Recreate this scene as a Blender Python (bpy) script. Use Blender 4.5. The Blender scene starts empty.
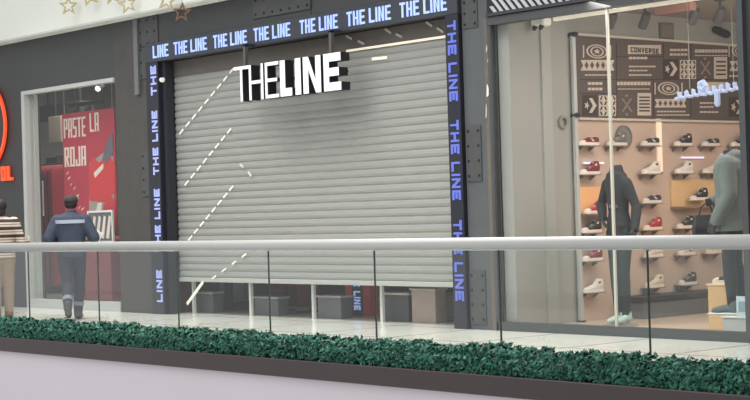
import bpy, math, random
import numpy as np
from mathutils import Vector, Matrix
random.seed(7)
S = bpy.context.scene
COL = S.collection
PI = math.pi

# ------------------------------------------------------------------ camera solve (measured from the photograph)
F, CX, CY, EYE = 1650.0, 375.0, 200.0, 1.35
def nrm(v):
    l = math.sqrt(sum(a*a for a in v)); return [a/l for a in v]
def cross(a, b): return [a[1]*b[2]-a[2]*b[1], a[2]*b[0]-a[0]*b[2], a[0]*b[1]-a[1]*b[0]]
AX = nrm([1043.0+CX, -(255.0-CY), -F])          # storefront direction in camera axes (x right, y down, z forward)
_u = [-.03, -1.0, 0.0]
AZ = nrm([-.03, -1.0, -(_u[0]*AX[0]+_u[1]*AX[1])/AX[2]])
AY = cross(AZ, AX)
def ray(px, py):
    r = (px-CX, py-CY, F)
    return [sum(a*b for a, b in zip(r, A)) for A in (AX, AY, AZ)]
_r = ray(157, 313.7); _t = -EYE/_r[2]
CAM = [-_r[0]*_t, -_r[1]*_t, EYE]
def at(px, py, x=None, y=None, z=None):
    """where the sight line of a photo pixel meets a real wall / floor plane"""
    r = ray(px, py)
    if y is not None: t = (y-CAM[1])/r[1]
    elif z is not None: t = (z-CAM[2])/r[2]
    else: t = (x-CAM[0])/r[0]
    return [CAM[i]+r[i]*t for i in range(3)]

# ------------------------------------------------------------------ materials
def lin(c):
    c /= 255.0
    return c/12.92 if c <= .04045 else ((c+.055)/1.055)**2.4
MATS = {}
def mat(name, rgb, rough=.6, metal=0.0, emit=0.0, noise=0.0, nscale=6.0, spec=.5, bump=0.0, stretch=None):
    if name in MATS: return MATS[name]
    m = bpy.data.materials.new(name); m.use_nodes = True
    nt = m.node_tree; b = nt.nodes['Principled BSDF']
    c = (lin(rgb[0]), lin(rgb[1]), lin(rgb[2]), 1)
    b.inputs['Base Color'].default_value = c
    b.inputs['Roughness'].default_value = rough
    b.inputs['Metallic'].default_value = metal
    b.inputs['Specular IOR Level'].default_value = spec
    if emit:
        b.inputs['Emission Color'].default_value = c
        b.inputs['Emission Strength'].default_value = emit
    if noise or bump:
        tc = nt.nodes.new('ShaderNodeTexCoord'); nz = nt.nodes.new('ShaderNodeTexNoise')
        mp = nt.nodes.new('ShaderNodeMapping')
        if stretch: mp.inputs['Scale'].default_value = stretch
        nz.inputs['Scale'].default_value = nscale; nz.inputs['Detail'].default_value = 4
        nt.links.new(tc.outputs['Object'], mp.inputs['Vector']); nt.links.new(mp.outputs['Vector'], nz.inputs['Vector'])
        if noise:
            mx = nt.nodes.new('ShaderNodeMix'); mx.data_type = 'RGBA'
            mx.inputs['A'].default_value = tuple(v*(1-noise) for v in c[:3])+(1,)
            mx.inputs['B'].default_value = tuple(min(1, v*(1+noise)) for v in c[:3])+(1,)
            nt.links.new(nz.outputs['Fac'], mx.inputs['Factor']); nt.links.new(mx.outputs['Result'], b.inputs['Base Color'])
        if bump:
            bp = nt.nodes.new('ShaderNodeBump'); bp.inputs['Strength'].default_value = bump; bp.inputs['Distance'].default_value = .01
            nt.links.new(nz.outputs['Fac'], bp.inputs['Height']); nt.links.new(bp.outputs['Normal'], b.inputs['Normal'])
    MATS[name] = m; return m

def glass_mat(name, tint, base, edge):
    m = bpy.data.materials.new(name); m.use_nodes = True
    nt = m.node_tree; nt.nodes.clear()
    out = nt.nodes.new('ShaderNodeOutputMaterial'); tr = nt.nodes.new('ShaderNodeBsdfTransparent')
    gl = nt.nodes.new('ShaderNodeBsdfGlossy'); mx = nt.nodes.new('ShaderNodeMixShader')
    lw = nt.nodes.new('ShaderNodeFresnel'); ma = nt.nodes.new('ShaderNodeMath'); ma.operation = 'MULTIPLY_ADD'
    lw.inputs['IOR'].default_value = 1.45
    tr.inputs['Color'].default_value = tint+(1,); gl.inputs['Roughness'].default_value = .02
    gl.inputs['Color'].default_value = (.92, .96, .95, 1)
    ma.inputs[1].default_value = edge; ma.inputs[2].default_value = base
    ge = nt.nodes.new('ShaderNodeNewGeometry'); iv = nt.nodes.new('ShaderNodeMath'); iv.operation = 'SUBTRACT'; iv.inputs[0].default_value = 1.0
    mu = nt.nodes.new('ShaderNodeMath'); mu.operation = 'MULTIPLY'
    nt.links.new(ge.outputs['Backfacing'], iv.inputs[1]); nt.links.new(ma.outputs[0], mu.inputs[0]); nt.links.new(iv.outputs[0], mu.inputs[1])
    nt.links.new(lw.outputs['Fac'], ma.inputs[0]); nt.links.new(mu.outputs[0], mx.inputs['Fac'])
    nt.links.new(tr.outputs[0], mx.inputs[1]); nt.links.new(gl.outputs[0], mx.inputs[2]); nt.links.new(mx.outputs[0], out.inputs['Surface'])
    MATS[name] = m; return m

def floor_mat():
    m = bpy.data.materials.new('pale_stone_tile'); m.use_nodes = True
    nt = m.node_tree; b = nt.nodes['Principled BSDF']
    tc = nt.nodes.new('ShaderNodeTexCoord'); br = nt.nodes.new('ShaderNodeTexBrick')
    br.offset = 0; br.squash = 1
    br.inputs['Scale'].default_value = 1.0
    br.inputs['Brick Width'].default_value = 1.3; br.inputs['Row Height'].default_value = 1.3
    br.inputs['Mortar Size'].default_value = .014; br.inputs['Mortar Smooth'].default_value = .2
    br.inputs['Color1'].default_value = (lin(236), lin(233), lin(221), 1)
    br.inputs['Color2'].default_value = (lin(229), lin(227), lin(216), 1)
    br.inputs['Mortar'].default_value = (lin(120), lin(120), lin(112), 1)
    nt.links.new(tc.outputs['Object'], br.inputs['Vector']); nt.links.new(br.outputs['Color'], b.inputs['Base Color'])
    b.inputs['Roughness'].default_value = .16; b.inputs['Specular IOR Level'].default_value = .55
    return m

def leaf_mat():
    m = bpy.data.materials.new('artificial_leaf'); m.use_nodes = True
    nt = m.node_tree; b = nt.nodes['Principled BSDF']
    g = nt.nodes.new('ShaderNodeNewGeometry'); cr = nt.nodes.new('ShaderNodeValToRGB')
    e = cr.color_ramp.elements
    e[0].position = 0; e[0].color = (lin(20), lin(64), lin(54), 1)
    e[1].position = 1; e[1].color = (lin(60), lin(130), lin(104), 1)
    k = e.new(.55); k.color = (lin(34), lin(96), lin(78), 1)
    nt.links.new(g.outputs['Random Per Island'], cr.inputs['Fac']); nt.links.new(cr.outputs['Color'], b.inputs['Base Color'])
    b.inputs['Roughness'].default_value = .5
    return m

def stripe_mat():
    m = bpy.data.materials.new('striped_knit'); m.use_nodes = True
    nt = m.node_tree; b = nt.nodes['Principled BSDF']
    tc = nt.nodes.new('ShaderNodeTexCoord'); sp = nt.nodes.new('ShaderNodeSeparateXYZ')
    mu = nt.nodes.new('ShaderNodeMath'); mu.operation = 'MULTIPLY'; mu.inputs[1].default_value = 1/.105
    fr = nt.nodes.new('ShaderNodeMath'); fr.operation = 'FRACT'; cr = nt.nodes.new('ShaderNodeValToRGB')
    cr.color_ramp.interpolation = 'CONSTANT'; e = cr.color_ramp.elements
    e[0].position = 0; e[0].color = (lin(58), lin(46), lin(44), 1)
    e[1].position = .42; e[1].color = (lin(196), lin(182), lin(166), 1)
    k = e.new(.68); k.color = (lin(120), lin(98), lin(88), 1)
    k = e.new(.80); k.color = (lin(196), lin(182), lin(166), 1)
    nt.links.new(tc.outputs['Object'], sp.inputs[0]); nt.links.new(sp.outputs['Z'], mu.inputs[0])
    nt.links.new(mu.outputs[0], fr.inputs[0]); nt.links.new(fr.outputs[0], cr.inputs['Fac']); nt.links.new(cr.outputs['Color'], b.inputs['Base Color'])
    b.inputs['Roughness'].default_value = .85
    return m

# ------------------------------------------------------------------ mesh builder
class MB:
    def __init__(s): s.v = []; s.f = []; s.mi = []; s.cur = 0
    def _add(s, vs, fs):
        o = len(s.v); s.v += [tuple(p) for p in vs]
        for f in fs: s.f.append([i+o for i in f]); s.mi.append(s.cur)
        return s
    def mat(s, i): s.cur = i; return s
    def box(s, x0, x1, y0, y1, z0, z1, bev=0.0):
        if x1 < x0: x0, x1 = x1, x0
        if y1 < y0: y0, y1 = y1, y0
        if z1 < z0: z0, z1 = z1, z0
        if bev <= 0:
            vs = [(x, y, z) for z in (z0, z1) for x, y in ((x0, y0), (x1, y0), (x1, y1), (x0, y1))]
            return s._add(vs, [(3,2,1,0), (4,5,6,7), (0,1,5,4), (1,2,6,5), (2,3,7,6), (3,0,4,7)])
        b = min(bev, (x1-x0)/2.01, (y1-y0)/2.01, (z1-z0)/2.01)
        rings = []
        for z, i in ((z0, b), (z0+b, 0), (z1-b, 0), (z1, b)):
            a0, a1, c0, c1 = x0+i, x1-i, y0+i, y1-i
            k = b
            rings.append([(a0+k, c0, z), (a1-k, c0, z), (a1, c0+k, z), (a1, c1-k, z), (a1-k, c1, z), (a0+k, c1, z), (a0, c1-k, z), (a0, c0+k, z)])
        return s.loft(rings)
    def loft(s, rings, cap=True):
        n = len(rings[0]); vs = [p for r in rings for p in r]; fs = []
        for k in range(len(rings)-1):
            for i in range(n):
                j = (i+1) % n
                fs.append((k*n+i, k*n+j, (k+1)*n+j, (k+1)*n+i))
        if cap:
            fs.append(tuple(reversed(range(n)))); fs.append(tuple((len(rings)-1)*n+i for i in range(n)))
        return s._add(vs, fs)
    def tube(s, pts, rads, n=10, flat=1.0, dome=True):
        pts = [Vector(p) for p in pts]
        if not isinstance(rads, (list, tuple)): rads = [rads]*len(pts)
        P, R = list(pts), list(rads)
        if dome:
            d0 = (pts[0]-pts[1]).normalized(); d1 = (pts[-1]-pts[-2]).normalized()
            P = [pts[0]+d0*rads[0]*.95, pts[0]+d0*rads[0]*.6]+P+[pts[-1]+d1*rads[-1]*.6, pts[-1]+d1*rads[-1]*.95]
            R = [rads[0]*.3, rads[0]*.8]+R+[rads[-1]*.8, rads[-1]*.3]
        t = (P[1]-P[0]).normalized()
        up = Vector((0, 0, 1)) if abs(t.z) < .9 else Vector((1, 0, 0))
        a = t.cross(up).normalized(); rings = []
        for i, p in enumerate(P):
            tt = (P[min(i+1, len(P)-1)]-P[max(i-1, 0)]).normalized()
            a = (a-tt*a.dot(tt)).normalized(); b = tt.cross(a)
            rings.append([tuple(p+a*(R[i]*math.cos(2*PI*k/n))+b*(R[i]*flat*math.sin(2*PI*k/n))) for k in range(n)])
        return s.loft(rings)
    def ell(s, c, r, n=14, m=9, rot=None):
        rings = []
        for i in range(m):
            th = PI*(.04+.92*i/(m-1))
            ring = []
            for k in range(n):
                p = Vector((r[0]*math.sin(th)*math.cos(2*PI*k/n), r[1]*math.sin(th)*math.sin(2*PI*k/n), -r[2]*math.cos(th)))
                if rot: p = rot @ p
                ring.append((c[0]+p.x, c[1]+p.y, c[2]+p.z))
            rings.append(ring)
        return s.loft(rings)
    def prism(s, poly, fn, d0, d1):
        """poly (u,v) pushed from depth d0 to d1; fn(u,v,d) -> xyz"""
        n = len(poly)
        vs = [fn(u, v, d0) for u, v in poly]+[fn(u, v, d1) for u, v in poly]
        fs = [tuple(range(n)), tuple(reversed(range(n, 2*n)))]
        for i in range(n): fs.append((i, i+n, (i+1) % n+n, (i+1) % n))
        return s._add(vs, fs)
    def ring2d(s, c, ro, ri, fn, d0, d1, n=32, sq=1.0, a0=0.0, a1=2*PI):
        full = abs(a1-a0-2*PI) < 1e-6
        N = n if full else n+1
        A = [a0+(a1-a0)*k/n for k in range(N)]
        for k in range(n):
            p, q = A[k], A[(k+1) % N]
            s.prism([(c[0]+ro*math.cos(p), c[1]+ro*sq*math.sin(p)), (c[0]+ro*math.cos(q), c[1]+ro*sq*math.sin(q)),
                     (c[0]+ri*math.cos(q), c[1]+ri*sq*math.sin(q)), (c[0]+ri*math.cos(p), c[1]+ri*sq*math.sin(p))], fn, d0, d1)
        return s
    def build(s, name, mats, parent=None, loc=None, smooth=False):
        me = bpy.data.meshes.new(name); me.from_pydata(s.v, [], s.f)
        if not isinstance(mats, (list, tuple)): mats = [mats]
        for m in mats: me.materials.append(m)
        if len(mats) > 1: me.polygons.foreach_set('material_index', s.mi)
        if smooth: me.polygons.foreach_set('use_smooth', [True]*len(me.polygons))
        me.update()
        import bmesh
        bm = bmesh.new(); bm.from_mesh(me); bmesh.ops.recalc_face_normals(bm, faces=bm.faces); bm.to_mesh(me); bm.free()
        o = bpy.data.objects.new(name, me); COL.objects.link(o)
        if parent is not None: o.parent = parent
        if loc is not None: o.location = loc
        return o

def tag(o, label, cat, group=None, kind=None):
    if label: o['label'] = label
    if cat: o['category'] = cat
    if group: o['group'] = group
    if kind: o['kind'] = kind
    return o
def empty(name, loc, label, cat, group=None, rz=0.0):
    o = bpy.data.objects.new(name, None); COL.objects.link(o); o.empty_display_size = .1
    o.location = loc; o.rotation_euler = (0, 0, rz)
    return tag(o, label, cat, group)
def struct(o):
    o['kind'] = 'structure'; return o
def copy_tree(o, parent=None):
    c = o.copy(); COL.objects.link(c)
    if parent is not None: c.parent = parent
    for ch in list(o.children): copy_tree(ch, c)
    return c
def voxel(o, size, smooth=3):
    r = o.modifiers.new('r', 'REMESH'); r.mode = 'VOXEL'; r.voxel_size = size; r.use_smooth_shade = True
    if smooth:
        k = o.modifiers.new('s', 'SMOOTH'); k.iterations = smooth; k.factor = .5
    return o

# ------------------------------------------------------------------ block lettering
def glyph(ch, w, h, t):
    """stroke polygons of a capital in a w x h cell, stroke width t"""
    R = lambda a, b, c, d: [(a, b), (c, b), (c, d), (a, d)]
    L, Rr, T, B, M = R(0, 0, t, h), R(w-t, 0, w, h), R(0, h-t, w, h), R(0, 0, w, t), R(0, h/2-t/2, w, h/2+t/2)
    up, lo = R(w-t, h/2, w, h), R(w-t, 0, w, h/2)
    if ch == 'T': return [T, R(w/2-t/2, 0, w/2+t/2, h-t)]
    if ch == 'H': return [L, Rr, R(t, h/2-t/2, w-t, h/2+t/2)]
    if ch == 'E': return [L, R(t, h-t, w, h), R(t, h/2-t/2, w*.88, h/2+t/2), R(t, 0, w, t)]
    if ch == 'L': return [L, R(t, 0, w, t)]
    if ch == 'I': return [L]
    if ch == 'N': return [L, Rr, [(t, h), (t, h-t*1.5), (w-t, 0), (w-t, t*1.5)]]
    if ch == 'P': return [L, R(t, h-t, w-t, h), R(t, h/2-t/2, w-t, h/2+t/2), R(w-t, h/2-t/2, w, h)]
    if ch == 'R': return glyph('P', w, h, t)+[[(w*.35, h/2-t/2), (w*.35+t, h/2-t/2), (w, 0), (w-t, 0)]]
    if ch == 'A': return [R(0, 0, t, h-t), R(w-t, 0, w, h-t), T, R(t, h*.38-t/2, w-t, h*.38+t/2)]
    if ch == 'S': return [T, M, B, R(0, h/2+t/2, t, h-t), R(w-t, t, w, h/2-t/2)]
    if ch == 'O': return [L, Rr, R(t, h-t, w-t, h), R(t, 0, w-t, t)]
    if ch == 'C': return [L, R(t, h-t, w, h), R(t, 0, w, t)]
    if ch == 'J': return [Rr, R(0, 0, w-t, t), R(0, t, t, h*.35)]
    if ch == 'V': return [[(0, h), (t, h), (w/2+t/2, 0), (w/2-t/2, 0)], [(w-t, h), (w, h), (w/2+t/2, 0), (w/2-t/2, 0)]]
    if ch == 'Z': return [T, B, [(0, t), (t*1.3, t), (w, h-t), (w-t*1.3, h-t)]]
    return []
def text(s, h, w, t, gap, space, bold=None):
    """list of polygons and the total width; bold maps word index to its own stroke"""
    out = []; u = 0.0; word = 0
    for ch in s:
        if ch == ' ': u += space; word += 1; continue
        tt = t if bold is None else bold[word]
        cw = tt if ch == 'I' else w
        for p in glyph(ch, cw, h, tt): out.append([(a+u, b) for a, b in p])
        u += cw+gap
    return out, u-gap

# ------------------------------------------------------------------ shared materials
M = {}
M['facade'] = mat('charcoal_facade', (64, 65, 66), .55, noise=.12, nscale=2.0)
M['facade_warm'] = mat('worn_brown_grey_steel', (70, 68, 65), .55, noise=.22, nscale=5.0)
M['column'] = mat('mid_grey_steel', (82, 85, 87), .5, noise=.15, nscale=4.0)
M['plate'] = mat('dark_steel_plate', (70, 71, 71), .5, noise=.2, nscale=8.0)
M['bolt'] = mat('bolt_black', (20, 20, 22), .7)
M['seam'] = mat('seam_black', (28, 28, 30), .7)
M['white_wall'] = mat('white_bulkhead', (234, 236, 226), .7, noise=.03, nscale=1.5)
M['fascia'] = mat('lavender_white_fascia', (216, 209, 214), .6, noise=.03, nscale=.7)
M['ledge'] = mat('dark_brown_ledge', (66, 55, 55), .45, noise=.15, nscale=6.0)
M['slat'] = mat('shutter_grey', (148, 148, 144), .5, noise=.08, nscale=2.0, stretch=(1, 1, 6))
M['shutter_dark'] = mat('shutter_hood', (98, 92, 86), .6, noise=.2, nscale=3.0)
M['rail'] = mat('satin_handrail', (198, 197, 193), .35, .2)
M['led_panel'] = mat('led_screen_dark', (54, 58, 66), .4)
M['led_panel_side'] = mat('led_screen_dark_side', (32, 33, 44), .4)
M['led_text'] = mat('led_text_white', (158, 180, 236), .5, emit=.62)
M['led_text_v'] = mat('led_text_violet', (88, 100, 182), .5, emit=.42)
M['led_text_lav'] = mat('led_text_lavender', (150, 160, 218), .5, emit=.45)
M['black'] = mat('black_matte', (24, 23, 26), .6)
M['dark'] = mat('dark_grey', (52, 53, 55), .6)
M['sign_white'] = mat('sign_face_white', (236, 236, 238), .4, emit=.15)
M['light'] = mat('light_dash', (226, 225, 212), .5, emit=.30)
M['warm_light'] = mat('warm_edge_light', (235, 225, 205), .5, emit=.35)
M['gold'] = mat('gold_glitter', (186, 168, 128), .4, .35, noise=.3, nscale=60)
M['gold_dark'] = mat('bronze_glitter', (112, 82, 62), .45, .3, noise=.3, nscale=60)
M['thread'] = mat('pale_thread', (190, 185, 170), .6)
M['leaf'] = leaf_mat()
M['hedge_core'] = mat('hedge_core', (22, 66, 54), .9, noise=.3, nscale=20)
M['floor'] = floor_mat()
M['glass'] = glass_mat('balustrade_glass', (.955, .975, .968), .03, 1.1)
M['shop_glass'] = glass_mat('shop_glass', (.985, .99, .985), .012, .9)
M['glass_edge'] = mat('glass_edge_green', (52, 66, 62), .3)
M['white_frame'] = mat('white_window_frame', (184, 186, 182), .5)
M['white'] = mat('white_paint', (226, 226, 222), .5)
M['red'] = mat('crimson', (176, 30, 50), .6, noise=.12, nscale=5)
M['poster_red'] = mat('poster_crimson', (172, 30, 54), .5, noise=.06, nscale=4)
M['shirt_red'] = mat('poster_bright_red', (200, 40, 46), .55, noise=.12, nscale=8)
M['cream'] = mat('cream_ink', (222, 208, 196), .6)
M['grey_mid'] = mat('mid_grey', (120, 120, 120), .6)
M['tan'] = mat('tan_panel', (176, 164, 148), .6, noise=.08)
M['beige_wall'] = mat('beige_plaster', (178, 176, 168), .7, noise=.06, nscale=1.2)
M['orange'] = mat('orange_neon', (226, 78, 40), .4, emit=.75)
M['wood'] = mat('pale_birch', (226, 188, 138), .5, noise=.10, nscale=3, stretch=(1, 1, 8))

# ================================================================== SETTING
floor = struct(MB().box(-18, 18, -3.06, 8, -.12, 0).build('floor', M['floor']))
# slab edge and planter ledge under the railing
ledge = struct(MB().box(-9, 18, -3.5, -3.06, -.175, -.008, .006).build('trim_1', M['ledge']))
struct(MB().box(-9, 18, -3.46, -3.06, -3.0, -.175).build('wall_front', M['fascia']))
FZ = 5.6
seamx0 = at(158, 20, y=0)[0]; seamx1 = at(311, 8, y=0)[0]
def fac(x0, x1, z0, z1, m='facade', y0=0.0, y1=.3):
    return struct(MB().box(x0, x1, y0, y1, z0, z1).build('wall_back', M[m]))
fac(-18, -3.72, 0, FZ)
fac(-3.72, -.945, 3.45, FZ)
fac(-.945, -.03, 0, FZ, 'facade_warm')
fac(-.03, seamx0-.006, 3.85, FZ)
fac(seamx0+.006, seamx1-.006, 3.85, FZ)
fac(seamx1+.006, 6.44, 3.85, FZ)
fac(6.44, 6.92, 0, FZ, 'column', 0.0, .065)
fac(6.86, 10.32, 3.47, FZ, 'dark')
fac(10.32, 18, 0, FZ, 'dark')
struct(MB().box(-.03, 6.4, .1, .2, 3.9, FZ).build('wall_back', M['seam']))
# white mall bulkhead above the shop fronts
struct(MB().box(-18, 18, -.25, -.02, 4.245, FZ).build('ceiling', M['white_wall']))
struct(MB().box(-18, 18, -.265, -.25, 4.245, 4.275).build('trim_2', mat('bulkhead_edge', (205, 206, 198), .6)))
# batten on the left column
bx0 = at(134.5, 50, y=-.02)[0]; bx1 = at(138.5, 50, y=-.02)[0]
struct(MB().box(bx0, bx1, -.04, -.002, at(136, 95, y=-.02)[2], 4.24).build('trim_3', mat('pale_batten', (104, 108, 108), .5)))
# brown jamb with worn paint between column and right window
j0 = at(485.5, 100, y=-.03)[0]; j1 = at(491.5, 100, y=-.03)[0]
jm = struct(MB().box(j0, j1, -.03, -.001, 0, 3.47).build('trim_4', mat('worn_brown_jamb', (98, 90, 82), .6, noise=.35, nscale=9)))
wp = MB()
for px, py0, py1, w in ((487.5, 84, 97, 2.4), (488, 57, 62, 1.2), (486.5, 45, 52, 1.0), (486, 104, 118, 1.2)):
    a = at(px-w/2, py0, y=-.033); b = at(px+w/2, py1, y=-.033)
    wp.prism([(a[0], b[2]), (b[0], b[2]+.02), (b[0]+.004, a[2]-.05), (a[0]+.012, a[2])], lambda u, v, d: (u, d, v), -.036, -.03)
struct(wp.build('trim_4', M['white'], jm))

# ---------------- left sports shop window
fr = struct(MB().box(-3.72, -3.62, -.03, .12, .0, 3.45).box(-3.62, -.95, -.03, .12, 3.39, 3.45).box(-3.62, -.95, -.02, .12, 0, .14)
            .box(-3.62, -3.585, .12, .19, .14, 3.39).build('window_1', M['white_frame']))
struct(MB().box(-3.615, -.95, .06, .075, .14, 3.39).build('window_pane', M['shop_glass'], fr))
# shop interior
struct(MB().box(-8.6, -.96, 5.2, 5.3, 0, 4.0).build('wall_back', mat('shop_wall_grey', (150, 148, 142), .7, noise=.1, nscale=1)))
struct(MB().box(-8.7, -8.6, .3, 5.3, 0, 4.0).build('wall_left', mat('shop_wall_grey2', (140, 138, 134), .7, noise=.1, nscale=1)))
struct(MB().box(-8.6, -.03, .3, 5.3, 4.0, 4.1).build('ceiling', M['grey_mid']))
struct(MB().box(-.93, -.05, .3, 5.2, 0, 4.0).build('wall_right', M['dark']))

# ---------------- middle shop interior (seen below the shutter)
struct(MB().box(-.05, 6.86, 6.4, 6.5, 0, 4.0).build('wall_back', M['dark']))
struct(MB().box(-.05, .02, .3, 6.4, 0, 4.0).build('wall_left', mat('dark_red_wall', (96, 52, 52), .6, noise=.2)))
struct(MB().box(6.78, 6.86, .3, 6.4, 0, 4.0).build('wall_right', M['grey_mid']))
struct(MB().box(.02, 6.78, .3, 6.4, 3.95, 4.05).build('ceiling', M['dark']))

# ---------------- right sneaker shop shell
WX = 7.10
M['stone'] = mat('grey_render_wall', (154, 153, 147), .75, noise=.06, nscale=1.5)
M['pink'] = mat('warm_pink_beige_wall', (200, 175, 158), .65, noise=.05, nscale=1.2)
struct(MB().box(6.93, WX, .075, 1.12, .031, 3.61).build('wall_left', M['stone']))
struct(MB().box(6.90, WX-.003, 1.12, 7.0, .02, 2.40).build('wall_left', M['pink']))
struct(MB().box(6.90, WX-.003, 1.12, 7.0, 2.40, 3.9).build('wall_left', M['stone']))
struct(MB().box(6.9, 14, 7.0, 7.1, 0, 3.9).build('wall_back', M['pink']))
struct(MB().box(14, 14.1, .3, 7.0, 0, 3.9).build('wall_right', M['stone']))
struct(MB().box(6.9, 14, .3, 7.0, 3.62, 3.72).build('ceiling', mat('shop_ceiling_grey', (150, 146, 140), .8, noise=.1, nscale=1)))
struct(MB().box(6.9, 14, .06, 7.0, .001, .03).build('floor', mat('warm_concrete_floor', (204, 178, 158), .3, noise=.06, nscale=2)))
pc = struct(MB().box(WX, WX+.03, at(546, 200, x=WX+.03)[1], at(555.5, 200, x=WX+.03)[1], .03, 3.6).build('window_reflection_strip', mat('pale_green_reflection', (160, 161, 154), .6)))  # pale raised strip standing in for a reflection in the window glass
# window frame, base rail and panes
gx = at(611, 150, y=0)[0]
wf = struct(MB().box(6.88, 6.925, -.04, .05, .1, 3.385).box(10.26, 10.33, -.05, .05, .0, 3.47).box(6.88, 10.33, -.05, .06, 3.385, 3.472)
            .box(6.88, 10.33, -.03, .06, .0, .10).build('window_2', mat('dark_window_frame', (68, 70, 72), .45)))
struct(MB().box(6.925, gx-.006, .0, .012, .1, 3.385).build('window_pane', M['shop_glass'], wf))
struct(MB().box(gx+.006, 10.26, .0, .012, .1, 3.385).build('window_pane', M['shop_glass'], wf))
struct(MB().box(gx-.014, gx+.014, -.006, .018, .1, 3.385).build('joint_strip', mat('pale_glass_joint', (190, 186, 172), .4), wf))
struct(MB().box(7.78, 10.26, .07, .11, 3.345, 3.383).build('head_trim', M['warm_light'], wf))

# ================================================================== RIVETED PLATES
def plate(p0, p1, nx, nz, label, skip=()):
    a = at(p0[0], p0[1], y=-.02); b = at(p1[0], p1[1], y=-.02)
    x0, x1, z0, z1 = a[0], b[0], min(a[2], b[2]), max(a[2], b[2])
    cx, cz = (x0+x1)/2, (z0+z1)/2; w, h = x1-x0, z1-z0
    o = MB().box(-w/2, w/2, -.014, .004, -h/2, h/2, .004).build('riveted_plate', M['plate'], loc=(cx, .0, cz))
    tag(o, label, 'steel plate', 'riveted steel plates on the facade')
    for i in range(nx):
        for k in range(nz):
            if (i, k) in skip: continue
            x = -w/2+w*(.16+.68*i/max(1, nx-1)); z = -h/2+h*(.1+.8*k/max(1, nz-1))
            MB().tube([(x, -.012, z), (x, -.021, z)], [.017, .015], 8, dome=False).build('bolt', M['bolt'], o)
    return o
plate((136, 19), (157.5, 45), 3, 3, 'bolted steel plate topping the column left of the shutter, under the white bulkhead')
plate((138.5, 47), (150.5, 78), 1, 3, 'narrow bolted plate beside the top left corner of the LED frame')
plate((141, 152), (152, 196), 2, 4, 'bolted plate halfway down the column left of the shutter')
plate((253, 9), (309, 7), 6, 2, 'long plate with two rows of bolts on the beam over the LED band') if False else None
a = at(253, 20, y=-.02); b = at(310, 2, y=-.02)
bp = MB().box(a[0], b[0], -.02, -.001, 3.93, 4.225, .003).build('riveted_plate', M['plate'])
tag(bp, 'long plate with two rows of bolts on the beam above the LED band', 'steel plate', 'riveted steel plates on the facade')
for i in range(7):
    for z in (3.985, 4.165):
        x = a[0]+(b[0]-a[0])*(.05+.9*i/6)
        MB().tube([(x, -.018, z), (x, -.029, z)], [.017, .015], 8, dome=False).build('bolt', M['bolt'], bp)
plate((461, -12), (477, 27), 2, 4, 'bolted plate at the top of the grey column right of the shutter')
plate((465, 126), (481.5, 181), 2, 4, 'bolted plate at mid height on the grey column right of the shutter')
plate((468.5, 270), (486, 325), 2, 4, 'bolted plate at the foot of the grey column right of the shutter')

# ================================================================== LED FRAME "THE LINE"
led = empty('led_display_frame', (0, 0, 3.57), 'dark LED display frame around the shutter running THE LINE in lit letters', 'display')
LZ = -3.57
def lbox(name, x0, x1, y0, y1, z0, z1, m):
    return MB().box(x0, x1, y0, y1, z0+LZ, z1+LZ, .006).build(name, m, led)
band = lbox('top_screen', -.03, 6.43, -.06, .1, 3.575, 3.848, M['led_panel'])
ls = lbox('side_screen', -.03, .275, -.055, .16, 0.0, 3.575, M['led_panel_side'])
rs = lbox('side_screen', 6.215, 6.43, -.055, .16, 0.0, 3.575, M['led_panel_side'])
hh = .175; zb = 3.575+.05
def band_word(s, px0, px1):
    x0 = at(px0, 50-(px0-150)*.155, y=-.06)[0]; x1 = at(px1, 50-(px1-150)*.155, y=-.06)[0]
    polys, w = text(s, hh, .082, .027, .018, .045)
    k = (x1-x0)/w; t = MB()
    for p in polys: t.prism([(u*k+x0, v+zb) for u, v in p], lambda u, v, d: (u, d, v+LZ), -.068, -.061)
    t.build('lettering', M['led_text'], band)
band_word('LINE', 153, 168.5)
for p0, p1 in ((174, 207), (213.5, 247), (254, 290.5), (300, 338), (347, 391), (400, 447)): band_word('THE LINE', p0, p1)
def strip_word(par, m_, s, px0, py0, px1, py1, xa, xb, up):
    za = at(px0, py0, y=-.055)[2]; zb_ = at(px1, py1, y=-.055)[2]
    L = abs(zb_-za); H = xb-xa
    polys, w = text(s, H, .16, .036, .035, .09); k = L/w
    cutw = text('THE', H, .16, .036, .035, .09)[1]+.01 if ' ' in s else 99
    for wd in (0, 1):
      mb = MB()
      for p in [q for q in polys if (q[0][0] > cutw) == bool(wd)]:
        if up: mb.prism([(u*k, v) for u, v in p], lambda u, v, d: (xb-v, d, za+u+LZ), -.063, -.056)
        else:  mb.prism([(u*k, v) for u, v in p], lambda u, v, d: (xa+v, d, za-u+LZ), -.063, -.056)
      if mb.v: mb.build('lettering', m_, par)
for s, y0, y1 in (('THE', 95.5, 66), ('THE LINE', 175, 111), ('THE LINE', 252, 189), ('LINE', 302, 270)):
    strip_word(ls, M['led_text_lav'], s, 151+.03*(y0-44), y0, 151+.03*(y1-44), y1, .105, .245, True)
for s, y0, y1 in (('THE LINE', 20.5, 101), ('THE LINE', 120, 200), ('THE LINE', 220, 301)):
    strip_word(rs, M['led_text_v'], s, 453+.03*(y0-10), y0, 453+.03*(y1-10), y1, 6.262, 6.402, False)
MB().tube([(.31, .02, at(163, 80, y=.02)[2]+LZ), (.31, -.01, at(163, 80, y=.02)[2]+LZ)], .035, 10).build('indicator_lamp', M['light'], led)
struct(MB().box(.28, .36, .02, .15, 0, 3.575).build('trim_6', mat('shutter_guide_dark', (42, 45, 52), .5)))

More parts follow.
